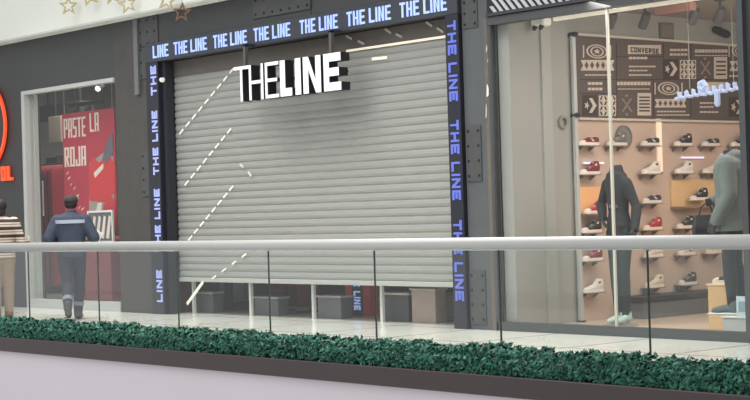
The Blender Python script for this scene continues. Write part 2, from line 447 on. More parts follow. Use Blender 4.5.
# ================================================================== ROLLER SHUTTER
SH0, SH1, ST, SB, SY = .34, 6.42, 3.36, .455, .19
sh = empty('roller_shutter', (3.3, SY, SB), 'grey slatted roller shutter pulled down almost to the floor of the closed shop', 'shutter')
m = MB(); n = 29; pitch = (ST-SB-.06)/n
prof = []
for i in range(n):
    z = SB+.06+i*pitch
    prof += [(SY, z), (SY-.009, z+pitch*.10), (SY-.017, z+pitch*.40), (SY-.011, z+pitch*.78), (SY+.001, z+pitch*.87), (SY+.002, z+pitch*.98)]
prof.append((SY, ST))
vs = [(x-3.3, y-SY, z-SB) for x in (SH0, SH1) for y, z in prof]; k = len(prof)
m._add(vs, [(i, i+1, k+i+1, k+i) for i in range(k-1)])
m.build('slat_curtain', M['slat'], sh)
MB().box(SH0-3.3, SH1-3.3, -.03, .03, 0, .06, .008).build('bottom_bar', mat('shutter_bar', (172, 172, 166), .45), sh)
hood = MB().box(SH0-3.3, SH1-3.3, -.02, .16, ST-SB, 3.575-SB).build('shutter_hood', M['shutter_dark'], sh)
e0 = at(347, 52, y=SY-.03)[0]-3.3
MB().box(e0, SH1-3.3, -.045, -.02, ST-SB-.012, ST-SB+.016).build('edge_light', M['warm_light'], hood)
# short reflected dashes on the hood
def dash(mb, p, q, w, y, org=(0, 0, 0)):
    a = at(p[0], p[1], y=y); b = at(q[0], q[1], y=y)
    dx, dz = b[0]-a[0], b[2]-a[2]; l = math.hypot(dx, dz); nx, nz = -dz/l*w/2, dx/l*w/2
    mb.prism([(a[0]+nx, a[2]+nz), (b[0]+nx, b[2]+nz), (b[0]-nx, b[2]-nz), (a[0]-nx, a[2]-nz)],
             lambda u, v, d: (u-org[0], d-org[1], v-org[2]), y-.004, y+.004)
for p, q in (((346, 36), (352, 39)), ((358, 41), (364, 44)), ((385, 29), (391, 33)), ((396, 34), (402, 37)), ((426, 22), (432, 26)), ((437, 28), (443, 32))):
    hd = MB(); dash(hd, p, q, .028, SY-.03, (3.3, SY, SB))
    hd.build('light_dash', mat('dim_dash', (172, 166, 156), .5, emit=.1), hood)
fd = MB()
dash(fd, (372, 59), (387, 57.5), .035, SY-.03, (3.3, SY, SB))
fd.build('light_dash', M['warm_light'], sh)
# dashed diagonal light lines
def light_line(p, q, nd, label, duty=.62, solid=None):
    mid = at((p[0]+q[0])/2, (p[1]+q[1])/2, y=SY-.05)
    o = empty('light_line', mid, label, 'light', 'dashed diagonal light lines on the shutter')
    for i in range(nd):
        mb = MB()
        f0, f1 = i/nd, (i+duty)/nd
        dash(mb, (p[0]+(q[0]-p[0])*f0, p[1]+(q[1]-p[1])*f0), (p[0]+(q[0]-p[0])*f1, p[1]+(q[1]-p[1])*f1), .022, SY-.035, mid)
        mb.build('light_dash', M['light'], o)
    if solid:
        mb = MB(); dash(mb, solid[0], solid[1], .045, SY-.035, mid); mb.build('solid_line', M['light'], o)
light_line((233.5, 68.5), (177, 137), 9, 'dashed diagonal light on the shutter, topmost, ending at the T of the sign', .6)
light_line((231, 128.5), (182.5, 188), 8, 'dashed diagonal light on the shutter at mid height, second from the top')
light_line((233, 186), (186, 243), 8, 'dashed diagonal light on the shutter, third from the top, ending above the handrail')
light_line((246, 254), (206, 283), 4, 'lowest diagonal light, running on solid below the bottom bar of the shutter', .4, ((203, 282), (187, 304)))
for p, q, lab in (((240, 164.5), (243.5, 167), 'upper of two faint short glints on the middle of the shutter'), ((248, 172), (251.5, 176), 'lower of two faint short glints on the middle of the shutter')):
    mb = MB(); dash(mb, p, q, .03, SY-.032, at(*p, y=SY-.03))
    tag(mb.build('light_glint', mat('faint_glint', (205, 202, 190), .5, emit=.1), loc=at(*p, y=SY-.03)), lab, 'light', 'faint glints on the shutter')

# ================================================================== SHOP SIGN "THE LINE"
y0, y1 = -.30, -.155
sx0 = at(233.5, 67, y=y0)[0]; sx1 = at(340, 51, y=y0)[0]; szb, szt = 2.84, 3.295
sign = empty('shop_sign', ((sx0+sx1)/2, 0, szb), 'large hanging THE LINE shop sign with white letter faces and deep black sides', 'sign')
H = szt-szb; ox = -(sx1-sx0)/2
cuts = {'T': (233.5, 248), 'H': (248.5, 262.5), 'E': (264.5, 278), 'L': (279.5, 291), 'I': (294.5, 300), 'N': (302.5, 320), 'E2': (323, 340)}
for key, (pa, pb) in cuts.items():
    ch = key[0]; xa = at(pa, 67-(pa-235)*.15, y=y0)[0]-sx0+ox; xb = at(pb, 67-(pb-235)*.15, y=y0)[0]-sx0+ox
    thin = key in ('T', 'H', 'E')
    tt = .043 if thin else .10
    if ch == 'I': tt = xb-xa
    mb = MB()
    polys = glyph(ch, xb-xa, H, tt)
    for p in polys:
        mb.mat(0).prism([(u+xa, v) for u, v in p], lambda u, v, d: (u, d, v), y0+.006, y1)
        mb.mat(1).prism([(u+xa, v) for u, v in p], lambda u, v, d: (u, d, v), y0, y0+.006)
    mb.build('letter', [M['black'], M['sign_white']], sign)
for px in (245, 331):
    x = at(px, 45-(px-245)*.1, y=-.2)[0]-(sx0+sx1)/2
    MB().box(x-.022, x+.022, -.22, -.17, H-.02, 3.58-szb).build('hanger', mat('hanger_grey', (88, 86, 84), .5), sign)
    MB().box(x-.022, x+.022, -.22, -.06, 3.56-szb, 3.60-szb).build('hanger_arm', M['dark'], sign)
MB().box(ox+.05, -ox-.02, -.175, -.16, H*.47, H*.53).build('back_rail', M['black'], sign)
MB().box(ox+.05, -ox-.02, -.19, -.15, H-.035, H-.005).build('top_rail', M['black'], sign)

# ================================================================== MIDDLE SHOP: white shopfront frame and furniture below the shutter
dfm = mat('white_door_post', (205, 206, 200), .45)
sf = struct(MB().box(.37, 6.3, .29, .35, 2.4, 2.46).build('door_1', dfm))
for x in (.49, 1.85, 3.21, 4.56, 5.93):
    struct(MB().box(x-.022, x+.022, .29, .33, .001, 2.4).build('door_post', dfm, sf))
def table(px0, px1, pyb, h, label, body=(92, 94, 96), top=(150, 150, 148), depth=.18):
    a = at(px0, pyb, y=.45); b = at(px1, pyb, y=.45); w = (b[0]-a[0])
    cx, cy = (a[0]+b[0])/2, .45
    o = empty('display_table', (cx, cy, 0), label, 'table', 'display tables behind the shutter')
    MB().box(-w/2+.02, w/2-.02, 0, depth, 0, h-.03, .006).build('table_base', mat('tb%d%d' % (px0, px1), body, .5, noise=.1), o)
    MB().box(-w/2, w/2, -.02, depth+.02, h-.03, h, .006).build('table_top', mat('tt%d%d' % (px0, px1), top, .4), o)
    return o
table(196, 214, 313, .30, 'dark grey low display table behind the first white door post from the left')
table(254, 279, 314, .26, 'dark grey low table just right of the second white door post')
table(317, 342, 314, .30, 'grey low display table just right of the third white door post', (104, 106, 108), (168, 168, 164))
table(384, 410, 321, .36, 'dark display table with pale top just right of the fourth white door post', (64, 66, 66), (180, 176, 166))
table(411, 437, 322, .42, 'pinkish beige display block behind the right part of the shutter gap', (168, 148, 138), (176, 158, 148), .18)
# hanging clothes rail: garments lit grey
def rack(px0, px1, pyb, label, cols, n):
    a = at(px0, pyb, y=1.15); b = at(px1, pyb, y=1.15); w = b[0]-a[0]
    o = empty('clothes_rack', ((a[0]+b[0])/2, 1.15, 0), label, 'clothes rack')
    fm = M['dark']
    MB().tube([(-w/2, 0, 1.35), (w/2, 0, 1.35)], .015, 8).build('hanging_rail', fm, o)
    for x in (-w/2, w/2):
        MB().tube([(x, 0, .03), (x, 0, 1.35)], .015, 8).tube([(x, -.22, .015), (x, .22, .015)], .015, 8).build('upright', fm, o)
    for i in range(n):
        x = -w/2+w*(i+.5)/n
        g = MB()
        rings = []
        for z, ww in ((.12, .20), (.6, .19), (1.05, .2), (1.22, .19), (1.30, .05)):
            rings.append([(x+.028*math.cos(q)*(.7+.3*math.sin(z*9+i)), ww*math.sin(q), z+.04*math.sin(i*2.1)*(z < .2)) for q in [2*PI*k/12 for k in range(12)]])
        g.loft(rings).build('garment', cols[i % len(cols)], o, smooth=True)
    return o
gw = [mat('gw%d' % i, c, .85) for i, c in enumerate([(170, 168, 164), (60, 60, 62), (98, 100, 104), (40, 40, 44), (140, 138, 136)])]
rack(218, 246, 305, 'clothes rack of grey and black garments seen under the shutter between the first two posts', gw, 10)
gr = [mat('gr%d' % i, c, .85) for i, c in enumerate([(120, 50, 50), (92, 40, 42), (140, 66, 62)])]
rack(283, 310, 306, 'clothes rack of dark red garments seen under the shutter before the third post', gr, 9)
# totem with vertical lettering, added in place of a reflected LED screen
a = at(355, 304, y=1.0)
tot = empty('led_reflection_totem', (a[0], a[1], 0), 'red and black totem standing in for reflected white LED letters behind the shutter gap', 'sign')
MB().box(-.20, .30, 0, .16, 0, 2.2, .01).build('added_totem_body', mat('added_totem_red', (150, 24, 30), .5, emit=.15), tot)
MB().box(-.04, .16, -.012, 0, 0.0, 2.2).build('added_totem_screen', M['black'], tot)
polys, w = text('THE LINE', .13, .1, .03, .025, .07)
for zz in (.60, 1.35, 2.1):
    tm = MB()
    for p in polys: tm.prism([(u*.62, v) for u, v in p], lambda u, v, d: (v, d, zz-u), -.02, -.013)
    tm.build('lettering', M['led_text'], tot)

# ================================================================== BALUSTRADE
bz0, bz1 = 0.0, .995
J0, JP = 1.78, 1.63
names = ['at the far left of the view', 'in front of the person in the striped top', 'in front of the man in the blue jacket',
         'in front of the left edge of the shutter', 'under the shop sign', 'in front of the right half of the shutter',
         'in front of the grey column and the mannequin in the dark coat', 'in front of the mannequin on the white box', 'beyond the right edge of the view']
PX = [-.0]
for i in range(-1, 8):
    x0 = J0+JP*(i-1)+.008; x1 = J0+JP*i-.008
    if i == -1: continue
    cxp = (x0+x1)/2
    lab = {0: 'clear glass balustrade panel in front of the person in the striped top',
           1: 'clear glass balustrade panel between the striped person and the man in blue',
           2: 'clear glass balustrade panel left of the shutter, right of the man in blue',
           3: 'clear glass balustrade panel in front of the left end of the shutter',
           4: 'clear glass balustrade panel in front of the middle of the shutter',
           5: 'clear glass balustrade panel in front of the right shutter end and grey column',
           6: 'clear glass balustrade panel in front of the mannequin in the dark coat',
           7: 'clear glass balustrade panel in front of the mannequin standing on a white box'}[i]
    o = MB().box(x0-cxp, x1-cxp, -.006, .006, 0, bz1-bz0).build('glass_panel', M['glass'], loc=(cxp, -3.0, bz0))
    tag(o, lab, 'glass panel', 'glass balustrade panels')
    MB().box(x1-cxp-.001, x1-cxp+.008, -.008, .008, 0, bz1-bz0).build('edge_seal', M['glass_edge'], o)
# handrail: flattened steel tube
m = MB(); rings = []
for x in (-1.5, 16.0):
    rings.append([(x, -3.0+.048*math.cos(q)*(1), 1.052+.056*math.sin(q)) for q in [2*PI*k/24 for k in range(24)]])
m.loft(rings)
tag(m.build('handrail', M['rail'], smooth=False), 'pale satin metal handrail running along the top of the glass balustrade', 'handrail')
bpy.data.objects['handrail'].data.polygons.foreach_set('use_smooth', [len(p.vertices) == 4 for p in bpy.data.objects['handrail'].data.polygons])

# ================================================================== HEDGE
hx0, hx1, hy0, hy1, hz0, hz1 = -1.0, 15.5, -3.44, -3.07, -.008, .175
rng = np.random.default_rng(3)
core = MB()
nx = 220; rings = []
for i in range(nx+1):
    x = hx0+(hx1-hx0)*i/nx
    a = .012*math.sin(i*1.7)+.012*math.sin(i*.61+1)+.006*math.sin(i*4.1)
    rings.append([(x, hy0+.03, hz0), (x, hy0+.015, hz0+.06), (x, hy0+.03+a*.5, hz1-.06), (x, hy0+.09, hz1-.03+a), (x, hy1-.09, hz1-.03+a), (x, hy1-.02, hz1-.07), (x, hy1-.02, hz0)])
core.loft(rings)
NL = 34000
xs = rng.uniform(hx0, hx1, NL)
kx = np.interp(xs, np.linspace(hx0, hx1, 400), rng.normal(0, 1, 400))*.017 + .010*np.sin(xs*5.1)+.008*np.sin(xs*13+2)
side = rng.uniform(0, 1, NL) < .60
ys = np.where(side, hy0+rng.uniform(-.015, .035, NL), rng.uniform(hy0+.02, hy1, NL))
zs = np.where(side, rng.uniform(hz0+.005, hz1-.01, NL), hz1-.02+rng.uniform(-.02, .03, NL))
zs = zs + np.where(side, 0, kx)+np.where(side, kx*(zs-hz0)/(hz1-hz0), 0)
ys = ys + np.where(side & (zs > hz1-.05), .03, 0)
nd = np.stack([rng.normal(0, .8, NL), np.where(side, -1.0, rng.normal(-.2, .6, NL)), np.where(side, rng.normal(.5, .7, NL), 1.0)], 1)
nd /= np.linalg.norm(nd, axis=1)[:, None]
rv = rng.normal(0, 1, (NL, 3)); ta = np.cross(nd, rv); ta /= np.linalg.norm(ta, axis=1)[:, None]; tb = np.cross(nd, ta)
sz = rng.uniform(.018, .036, NL)[:, None]
c = np.stack([xs, ys, zs], 1)
V = np.stack([c-ta*sz, c+tb*sz*.6-nd*sz*.15, c+ta*sz*1.1+nd*sz*.25, c-tb*sz*.6-nd*sz*.15], 1).reshape(-1, 3)
nv = len(core.v)
verts = np.concatenate([np.array(core.v), V])
quads = (np.arange(NL*4).reshape(-1, 4)+nv).tolist()
me = bpy.data.meshes.new('artificial_hedge'); me.from_pydata(verts.tolist(), [], core.f+quads)
me.materials.append(M['hedge_core']); me.materials.append(M['leaf'])
me.polygons.foreach_set('material_index', [0]*len(core.f)+[1]*NL); me.update()
hedge = bpy.data.objects.new('artificial_hedge', me); COL.objects.link(hedge)
tag(hedge, 'low dark green artificial boxwood hedge along the foot of the glass balustrade', 'hedge', kind='thing')

# ================================================================== STARS
def star_ornament(px, py, rpx, m, label, tilt=0.0, y=-.42):
    c = at(px, py, y=y); r = rpx*.0165
    mb = MB()
    outer = []; inner = []
    for k in range(10):
        ang = PI/2+k*PI/5+tilt; rr = r if k % 2 == 0 else r*.45
        outer.append((rr*math.cos(ang), rr*math.sin(ang))); inner.append((rr*.62*math.cos(ang), rr*.62*math.sin(ang)))
    for k in range(10):
        j = (k+1) % 10
        mb.prism([outer[k], outer[j], inner[j], inner[k]], lambda u, v, d: (u, d, v), -.012, .012)
    o = mb.build('star_ornament', m, loc=c); o.rotation_euler = (0, 0, math.radians(44+tilt*30))
    tag(o, label, 'ornament', 'hanging star ornaments')
    top = max(p[1] for p in outer)
    MB().tube([(0, 0, top-.02), (0, 0, 5.3-c[2])], .005, 6, dome=False).build('hanging_thread', M['thread'], o)
star_ornament(68.5, 6, 9, M['gold'], 'pale gold hanging star, leftmost against the white bulkhead')
star_ornament(89, -4, 10, M['gold'], 'gold hanging star cut by the top of the view, next to the leftmost star', .3)
star_ornament(112, -5, 9, M['gold'], 'gold hanging star cut by the top of the view, above the middle star', .15)
star_ornament(127.5, 4, 9, M['gold'], 'gold hanging star in the middle of the row on the white bulkhead', .2)
star_ornament(167, 0, 9.5, M['gold'], 'gold hanging star cut by the top of the view, left of the lowest star', -.2)
star_ornament(182, 12.5, 8.5, M['gold_dark'], 'bronze and gold hanging star, the lowest one, in front of the charcoal beam', -.1)

# ================================================================== ORANGE SIGN AT THE LEFT
c = at(5.5, 124, y=-.06)
osn = empty('neon_sign', (c[0]-.72, 0, c[2]), 'orange neon ring sign with orange letters below, cut by the left edge', 'sign')
mb = MB(); mb.ring2d((0, 0), .72, .665, lambda u, v, d: (u, d, v), -.07, -.03, 48)
mb.build('neon_ring', M['orange'], osn)
mb = MB(); mb.ring2d((0, 0), .665, .64, lambda u, v, d: (u, d, v), -.07, -.01, 48)
mb.build('ring_backing', M['black'], osn)
lx0 = at(0, 173, y=-.06)[0]; lx1 = at(11.5, 173, y=-.06)[0]; lz0 = at(8, 180.5, y=-.06)[2]; lz1 = at(8, 166, y=-.06)[2]
polys, w = text('OL', lz1-lz0, .15, .05, .04, .1); k = (lx1-lx0)/w
mb = MB()
for p in polys: mb.prism([(u*k+lx0-(c[0]-.72), v+lz0-c[2]) for u, v in p], lambda u, v, d: (u, d, v), -.05, -.02)
mb.build('letters', M['orange'], osn)

# ================================================================== LEFT SHOP CONTENTS
# poster
a = at(62, 116, y=.42); b = at(114, 106, y=.42); zb = at(66, 236, y=.42)[2]
po = empty('hanging_poster', ((a[0]+b[0])/2, .42, zb), 'crimson PASTE LA ROJA poster hanging in the sports shop window', 'poster')
W = b[0]-a[0]; Hh = (a[2]+b[2])/2-zb
MB().box(-W/2, W/2, 0, .012, 0, Hh).build('sheet', M['poster_red'], po)
pf = lambda u, v, d: (u, d, v)
mb = MB()
for s, u0, v0, hgt, wd in (('PASTE', .03, .80, .16, .43), ('LA', .54, .83, .15, .17), ('ROJA', .03, .565, .16, .42)):
    polys, w = text(s, hgt*Hh, .1, .034, .02, .05); k = wd*W/w
    for p in polys: mb.prism([(u*k-W/2+u0*W, v+v0*Hh) for u, v in p], pf, -.004, 0)
for i in range(9):      # small white tick marks under the words
    u = -W/2+W*(.06+.04*i+.02*math.sin(i*5)); v = Hh*(.5-.045*i+.02*math.sin(i*3)); l = .05+.02*math.sin(i*2)
    mb.prism([(u, v), (u+l, v+.03), (u+l+.02, v+.055), (u+.01, v+.03)], pf, -.004, 0)
mb.build('printed_words', M['cream'], po)
mb = MB()   # printed red football shirts on a grey field
mb.mat(1).prism([(-W*.04, 0), (W*.46, 0), (W*.46, Hh*.62), (W*.30, Hh*.66), (W*.02, Hh*.58)], pf, -.005, 0)
mb.mat(0).prism([(W*.0, Hh*.28), (W*.30, Hh*.26), (W*.48, Hh*.34), (W*.48, Hh*.55), (W*.40, Hh*.64), (W*.20, Hh*.58), (W*.08, Hh*.63), (W*.0, Hh*.52)], pf, -.008, -.004)
mb.mat(0).prism([(W*.26, 0), (W*.48, 0), (W*.48, Hh*.27), (W*.40, Hh*.31), (W*.26, Hh*.24)], pf, -.009, -.004)
mb.mat(0).prism([(W*.48, Hh*.5), (W*.49, Hh*.5), (W*.49, Hh*.6), (W*.48, Hh*.6)], pf, -.008, -.004)
mb.mat(2).prism([(W*.26, Hh*.60), (W*.36, Hh*.57), (W*.47, Hh*.66), (W*.47, Hh*.80), (W*.38, Hh*.76)], pf, -.010, -.004)
mb.mat(3).prism([(W*.12, Hh*.46), (W*.28, Hh*.53), (W*.28, Hh*.57), (W*.10, Hh*.50)], pf, -.012, -.008)
mb.mat(3).prism([(W*.10, Hh*.16), (W*.16, Hh*.26), (W*.24, Hh*.26), (W*.20, Hh*.1)], pf, -.012, -.004)
for p in glyph('Z', W*.11, Hh*.12, .035): mb.mat(3).prism([(u+W*.33, v+Hh*.08) for u, v in p], pf, -.013, -.009)
mb.build('printed_shirts', [M['shirt_red'], mat('poster_grey', (150, 140, 132), .6, noise=.2, nscale=6), mat('poster_slate', (92, 92, 102), .6, noise=.15), M['cream']], po)
for x in (-W*.46, W*.46): MB().tube([(x, .006, Hh), (x, .006, 3.99-zb)], .005, 6, dome=False).build('hanging_thread', M['thread'], po)
# framed picture under the poster
a = at(87, 211, y=.22); b = at(112, 207, y=.22); zb2 = at(90, 243, y=.22)[2]
fp = empty('framed_picture', ((a[0]+b[0])/2, .22, zb2), 'white framed picture of sports shoes below the crimson poster', 'picture')
w2, h2 = b[0]-a[0], a[2]-zb2
MB().box(-w2/2, w2/2, 0, .03, 0, .03).box(-w2/2, w2/2, 0, .03, h2-.03, h2).box(-w2/2, -w2/2+.03, 0, .03, .03, h2-.03).box(w2/2-.03, w2/2, 0, .03, .03, h2-.03).build('picture_frame', M['white'], fp)
mb = MB(); mb.mat(0).box(-w2/2+.03, w2/2-.03, .005, .02, .03, h2-.03)
for i in range(4):
    u = -w2*.38+i*w2*.2
    mb.mat(1).prism([(u, h2*.15), (u+w2*.12, h2*.12), (u+w2*.22, h2*.8), (u+w2*.14, h2*.84)], pf, .002, .006)
mb.build('print', [mat('picture_dark', (84, 84, 90), .5), M['cream']], fp)
# plinth carrying the framed picture
o = empty('display_plinth', (fp.location.x, .16, 0), 'dark red display plinth under the white framed picture in the sports shop', 'plinth')
MB().box(-w2/2-.02, w2/2+.02, 0, .2, .0, zb2-.03, .01).build('plinth_body', mat('plinth_red', (120, 42, 50), .5, noise=.1), o)
MB().box(-w2/2-.04, w2/2+.04, -.02, .22, zb2-.03, zb2, .006).build('plinth_top', M['grey_mid'], o)
# small white box left of it and white label stand at jamb
a = at(38.5, 181, y=.40); b = at(42.5, 216, y=.40)
o = MB().box(-.09, .09, -.012, .012, 0, a[2]-b[2], .004).box(-.012, .012, -.01, .01, .0-b[2], 0).build('label_panel', M['white'], loc=((a[0]+b[0])/2, .40, b[2]))
tag(o, 'small upright white panel just inside the left jamb of the sports shop window', 'panel')
# clothing shelving with red shirts further in
def shirt_rack(px, pz0, pz1, yy, n, label):
    a = at(px[0], pz0, y=yy); b = at(px[1], pz1, y=yy)
    x0, x1 = a[0], b[0]; zt = a[2]
    o = empty('clothes_rail', ((x0+x1)/2, yy, 0), label, 'clothes rack')
    MB().tube([((x0-x1)/2, 0, zt), ((x1-x0)/2, 0, zt)], .016, 8).build('hanging_rail', M['dark'], o)
    for s in (-1, 1): MB().tube([(s*(x1-x0)/2, 0, .02), (s*(x1-x0)/2, 0, zt)], .016, 8).build('upright', M['dark'], o)
    for i in range(n):
        x = (x0-x1)/2+(x1-x0)*(i+.5)/n; rings = []
        for z, ww in ((.25, .26), (zt*.5, .25), (zt-.3, .27), (zt-.12, .25), (zt-.02, .06)):
            rings.append([(x+.035*math.cos(q), ww*math.sin(q), z) for q in [2*PI*k/12 for k in range(12)]])
        MB().loft(rings).build('shirt', M['red'] if i % 3 else mat('dark_red', (120, 24, 36), .7), o, smooth=True)
shirt_rack((42, 64), 165, 165, 1.6, 12, 'rail of red football shirts at the left inside the sports shop')
shirt_rack((92, 124), 235, 235, 1.5, 12, 'low rail of red shirts behind the framed picture in the sports shop')
a = at(48, 117, y=2.2); b = at(61, 142, y=2.2)
o = MB().box(-(b[0]-a[0])/2, (b[0]-a[0])/2, 0, .06, 0, a[2]-b[2], .01).build('tan_signboard', M['tan'], loc=((a[0]+b[0])/2, 2.2, b[2]))
MB().box(-.02, .02, .02, .04, a[2]-b[2], 4.0-b[2]).build('hanging_rod', M['dark'], o)
tag(o, 'tan hanging panel left of the crimson poster inside the sports shop', 'panel')
a = at(36, 100, y=2.6); b = at(80, 106, y=2.6)
o = MB().box(a[0], b[0], 2.6, 2.9, 3.25, 3.55, .01).build('ceiling_duct', mat('duct_dark', (70, 68, 66), .6))
MB().box(a[0]+.2, a[0]+.24, 2.72, 2.76, 3.55, 4.0).box(b[0]-.24, b[0]-.2, 2.72, 2.76, 3.55, 4.0).build('duct_hanger', M['dark'], o)
tag(o, 'dark horizontal bulkhead duct under the sports shop ceiling', 'duct')
# dark cabinet
a = at(38, 135, y=2.9); b = at(47, 146, y=2.9)
o = empty('wall_shelf_unit', ((a[0]+b[0])/2, 2.9, 0), 'tall dark shelf unit at the left inside the sports shop', 'shelf')
MB().box(-.7, .7, .25, .3, 0, 2.6).build('back_panel', mat('shelf_dark', (64, 58, 54), .6), o)
for z in (.02, .6, 1.2, 1.8, 2.4): MB().box(-.7, .7, -.1, .25, z, z+.04).build('shelf', mat('shelf_brown', (96, 86, 78), .6), o)
for x in (-.7, .66): MB().box(x, x+.04, -.1, .25, .06, 2.6).build('side_panel', mat('shelf_dark', (64, 58, 54)), o)
# red bag and small white bin under rail height
a = at(106, 309, z=0)
bag = empty('carrier_bag', (a[0], max(.40, a[1]) if a[1] > .35 else .40, .0), 'x', 'bag')
bag.location = (at(84, 309, y=.26)[0], .26, 0); bag.scale = (.75, 1, .8); tag(bag, 'bright red carrier bag standing low in the sports shop window', 'bag')
MB().loft([[(-.2, -.07, .0), (.2, -.07, .0), (.2, .07, .0), (-.2, .07, .0)], [(-.21, -.08, .3), (.21, -.08, .3), (.21, .08, .3), (-.21, .08, .3)], [(-.2, -.03, .62), (.2, -.03, .62), (.2, .03, .62), (-.2, .03, .62)]]).build('bag_body', M['red'], bag)
MB().tube([(-.1, 0, .6), (-.08, 0, .72), (.0, 0, .76), (.08, 0, .72), (.1, 0, .6)], .01, 6).build('bag_handle', M['cream'], bag)
# spotlights
def spot(loc, d, zc, label, m=None, body=(60, 60, 62), s=1.0, group='shop spotlights'):
    o = empty('spotlight', loc, label, 'spotlight', group)
    bm_ = mat('spot_%d_%d' % (body[0], body[2]), body, .45)
    dv = Vector(d).normalized(); q = Vector((0, 0, 1)).rotation_difference(dv).to_matrix()
    mb = MB(); R = [(0, .045*s), (.04*s, .055*s), (.2*s, .055*s), (.2*s, .048*s), (.17*s, .044*s)]
    rings = [[tuple(q @ Vector((r*math.cos(2*PI*k/14), r*math.sin(2*PI*k/14), z-.08*s))) for k in range(14)] for z, r in R]
    mb.loft(rings).build('lamp_head', bm_, o)
    rings = [[tuple(q @ Vector((r*math.cos(2*PI*k/14), r*math.sin(2*PI*k/14), z-.08*s))) for k in range(14)] for z, r in ((.171*s, .043*s), (.178*s, .04*s))]
    MB().loft(rings).build('lens', m or M['light'], o)
    MB().box(-.012, .012, -.012, .012, .0, zc-loc[2]-.02).build('stem', bm_, o)
    MB().box(-.05, .05, -.03, .03, zc-loc[2]-.03, zc-loc[2]).build('mount', bm_, o)
    return o
ca = at(100, 87, y=1.0)
spot(tuple(ca), (.6, -.8, -.35), 3.99, 'bright white spotlight above the crimson poster in the sports shop', mat('bright_lamp', (255, 250, 240), .5, emit=4))
ca = at(84, 104, y=1.4)
o = empty('track_rail', (ca[0], 1.4, ca[2]), 'dark lighting track hanging near the top of the sports shop window', 'track light')
MB().box(-.45, .7, -.03, .03, -.03, .03).build('track', M['black'], o)
for x in (-.3, .5): MB().tube([(x, 0, .03), (x, 0, 3.99-ca[2])], .008, 6, dome=False).build('suspension_rod', M['black'], o)
for x in (-.2, .2): MB().tube([(x, -.02, -.05), (x, -.1, -.2)], [.05, .055], 12, dome=False).build('track_lamp', M['black'], o)

# ================================================================== STRIPED SIGN OVER THE RIGHT WINDOW
sx, ex = at(486.5, 10, y=-.06)[0], 10.4
sb = 3.485; stp = 4.24
ss = empty('striped_fascia_sign', (sx, 0, sb), 'light box with pale diagonal stripes above the sneaker shop window', 'sign')
MB().box(0, ex-sx, -.06, -.001, 0, stp-sb, .005).build('sign_box', M['black'], ss)
mb = MB(); p_ = .098; Hs = stp-sb-.03
xx = -.6
while xx < ex-sx:
    # clip a stripe leaning left at the top
    poly = [(xx+.52, .03), (xx+.572, .03), (xx+.572-.52*Hs/.6, Hs), (xx+.52-.52*Hs/.6, Hs)]
    if poly[3][0] > .05 and poly[1][0] < ex-sx-.05: mb.prism(poly, lambda u, v, d: (u, d, v), -.066, -.0605)
    elif poly[0][0] > .06 and poly[1][0] < ex-sx-.05:
        f = (poly[0][0]-.05)/(poly[0][0]-poly[3][0]); zc = .03+(Hs-.03)*f
        mb.prism([poly[0], poly[1], (.05+.052, zc), (.05, zc)], lambda u, v, d: (u, d, v), -.066, -.0605)
    xx += p_
mb.build('stripe_pattern', mat('stripe_grey', (172, 172, 178), .5, emit=.15), ss)
MB().box(0, ex-sx, -.075, -.06, -.005, .03).build('lower_frame', M['dark'], ss)

# ================================================================== SNEAKER SHOP CONTENTS
GP = WX+.02
def G(px, py): p = at(px, py, x=GP); return (p[1], p[2])
gy0 = 1.13; gy1 = 5.0; gz0, gz1 = 2.375, 3.31
gp = empty('graphic_panel', (WX, gy0, gz0), 'brown wall graphic with cream emblems, zigzags and chevron logos above the sneakers', 'wall graphic')
MB().box(0, .018, 0, gy1-gy0, 0, gz1-gz0).build('board', mat('graphic_brown', (89, 77, 71), .6, noise=.1, nscale=2), gp)
gf = lambda u, v, d: (d, u-gy0, v-gz0)
def qpx(mb, x0, y0_, x1, y1_, d=.022):
    mb.prism([G(x0, y1_), G(x1, y1_), G(x1, y0_), G(x0, y0_)], gf, .017, d)
cream, brown = mat('graphic_cream', (202, 188, 174), .6, noise=.08, nscale=5), mat('graphic_dark', (58, 44, 38), .6)
# print groups: cream blocks, text rows
blocks = MB()
for r in ((628, 45, 661, 54), (637.5, 93, 651, 115.5), (714, 57, 727, 79), (698, 82, 727, 93)): qpx(blocks, *r)
blocks.build('print_blocks', cream, gp)
rows = MB()
for x0, yy, x1, hgt in ((585, 75, 612, 1.2), (588, 83.5, 603, 2.6), (588, 89, 603, 2.6), (617, 83.5, 651, 3.4), (618, 89, 650, 1.0), (629, 58, 648, 2.4),
                        (629, 66.5, 656, 1.5), (629, 70.5, 648, 1.5), (629, 75, 652, 1.5), (670, 50, 688, 2.2), (670, 54.5, 688, 2.2), (695, 51, 728, 3.2), (695, 55.5, 728, 1.0),
                        (657, 111.5, 686, 1.5), (657, 115, 690, 1.2), (700, 103, 716, 1.6), (700, 107, 714, 1.6), (700, 112, 719, 1.6), (729, 76, 745, 1.6)):
    n_ = max(3, int((x1-x0)/3.2)); st = (x1-x0)/n_
    for i in range(n_): qpx(rows, x0+i*st, yy-hgt/2, x0+(i+.8)*st, yy+hgt/2)
rows.build('text_rows', cream, gp)
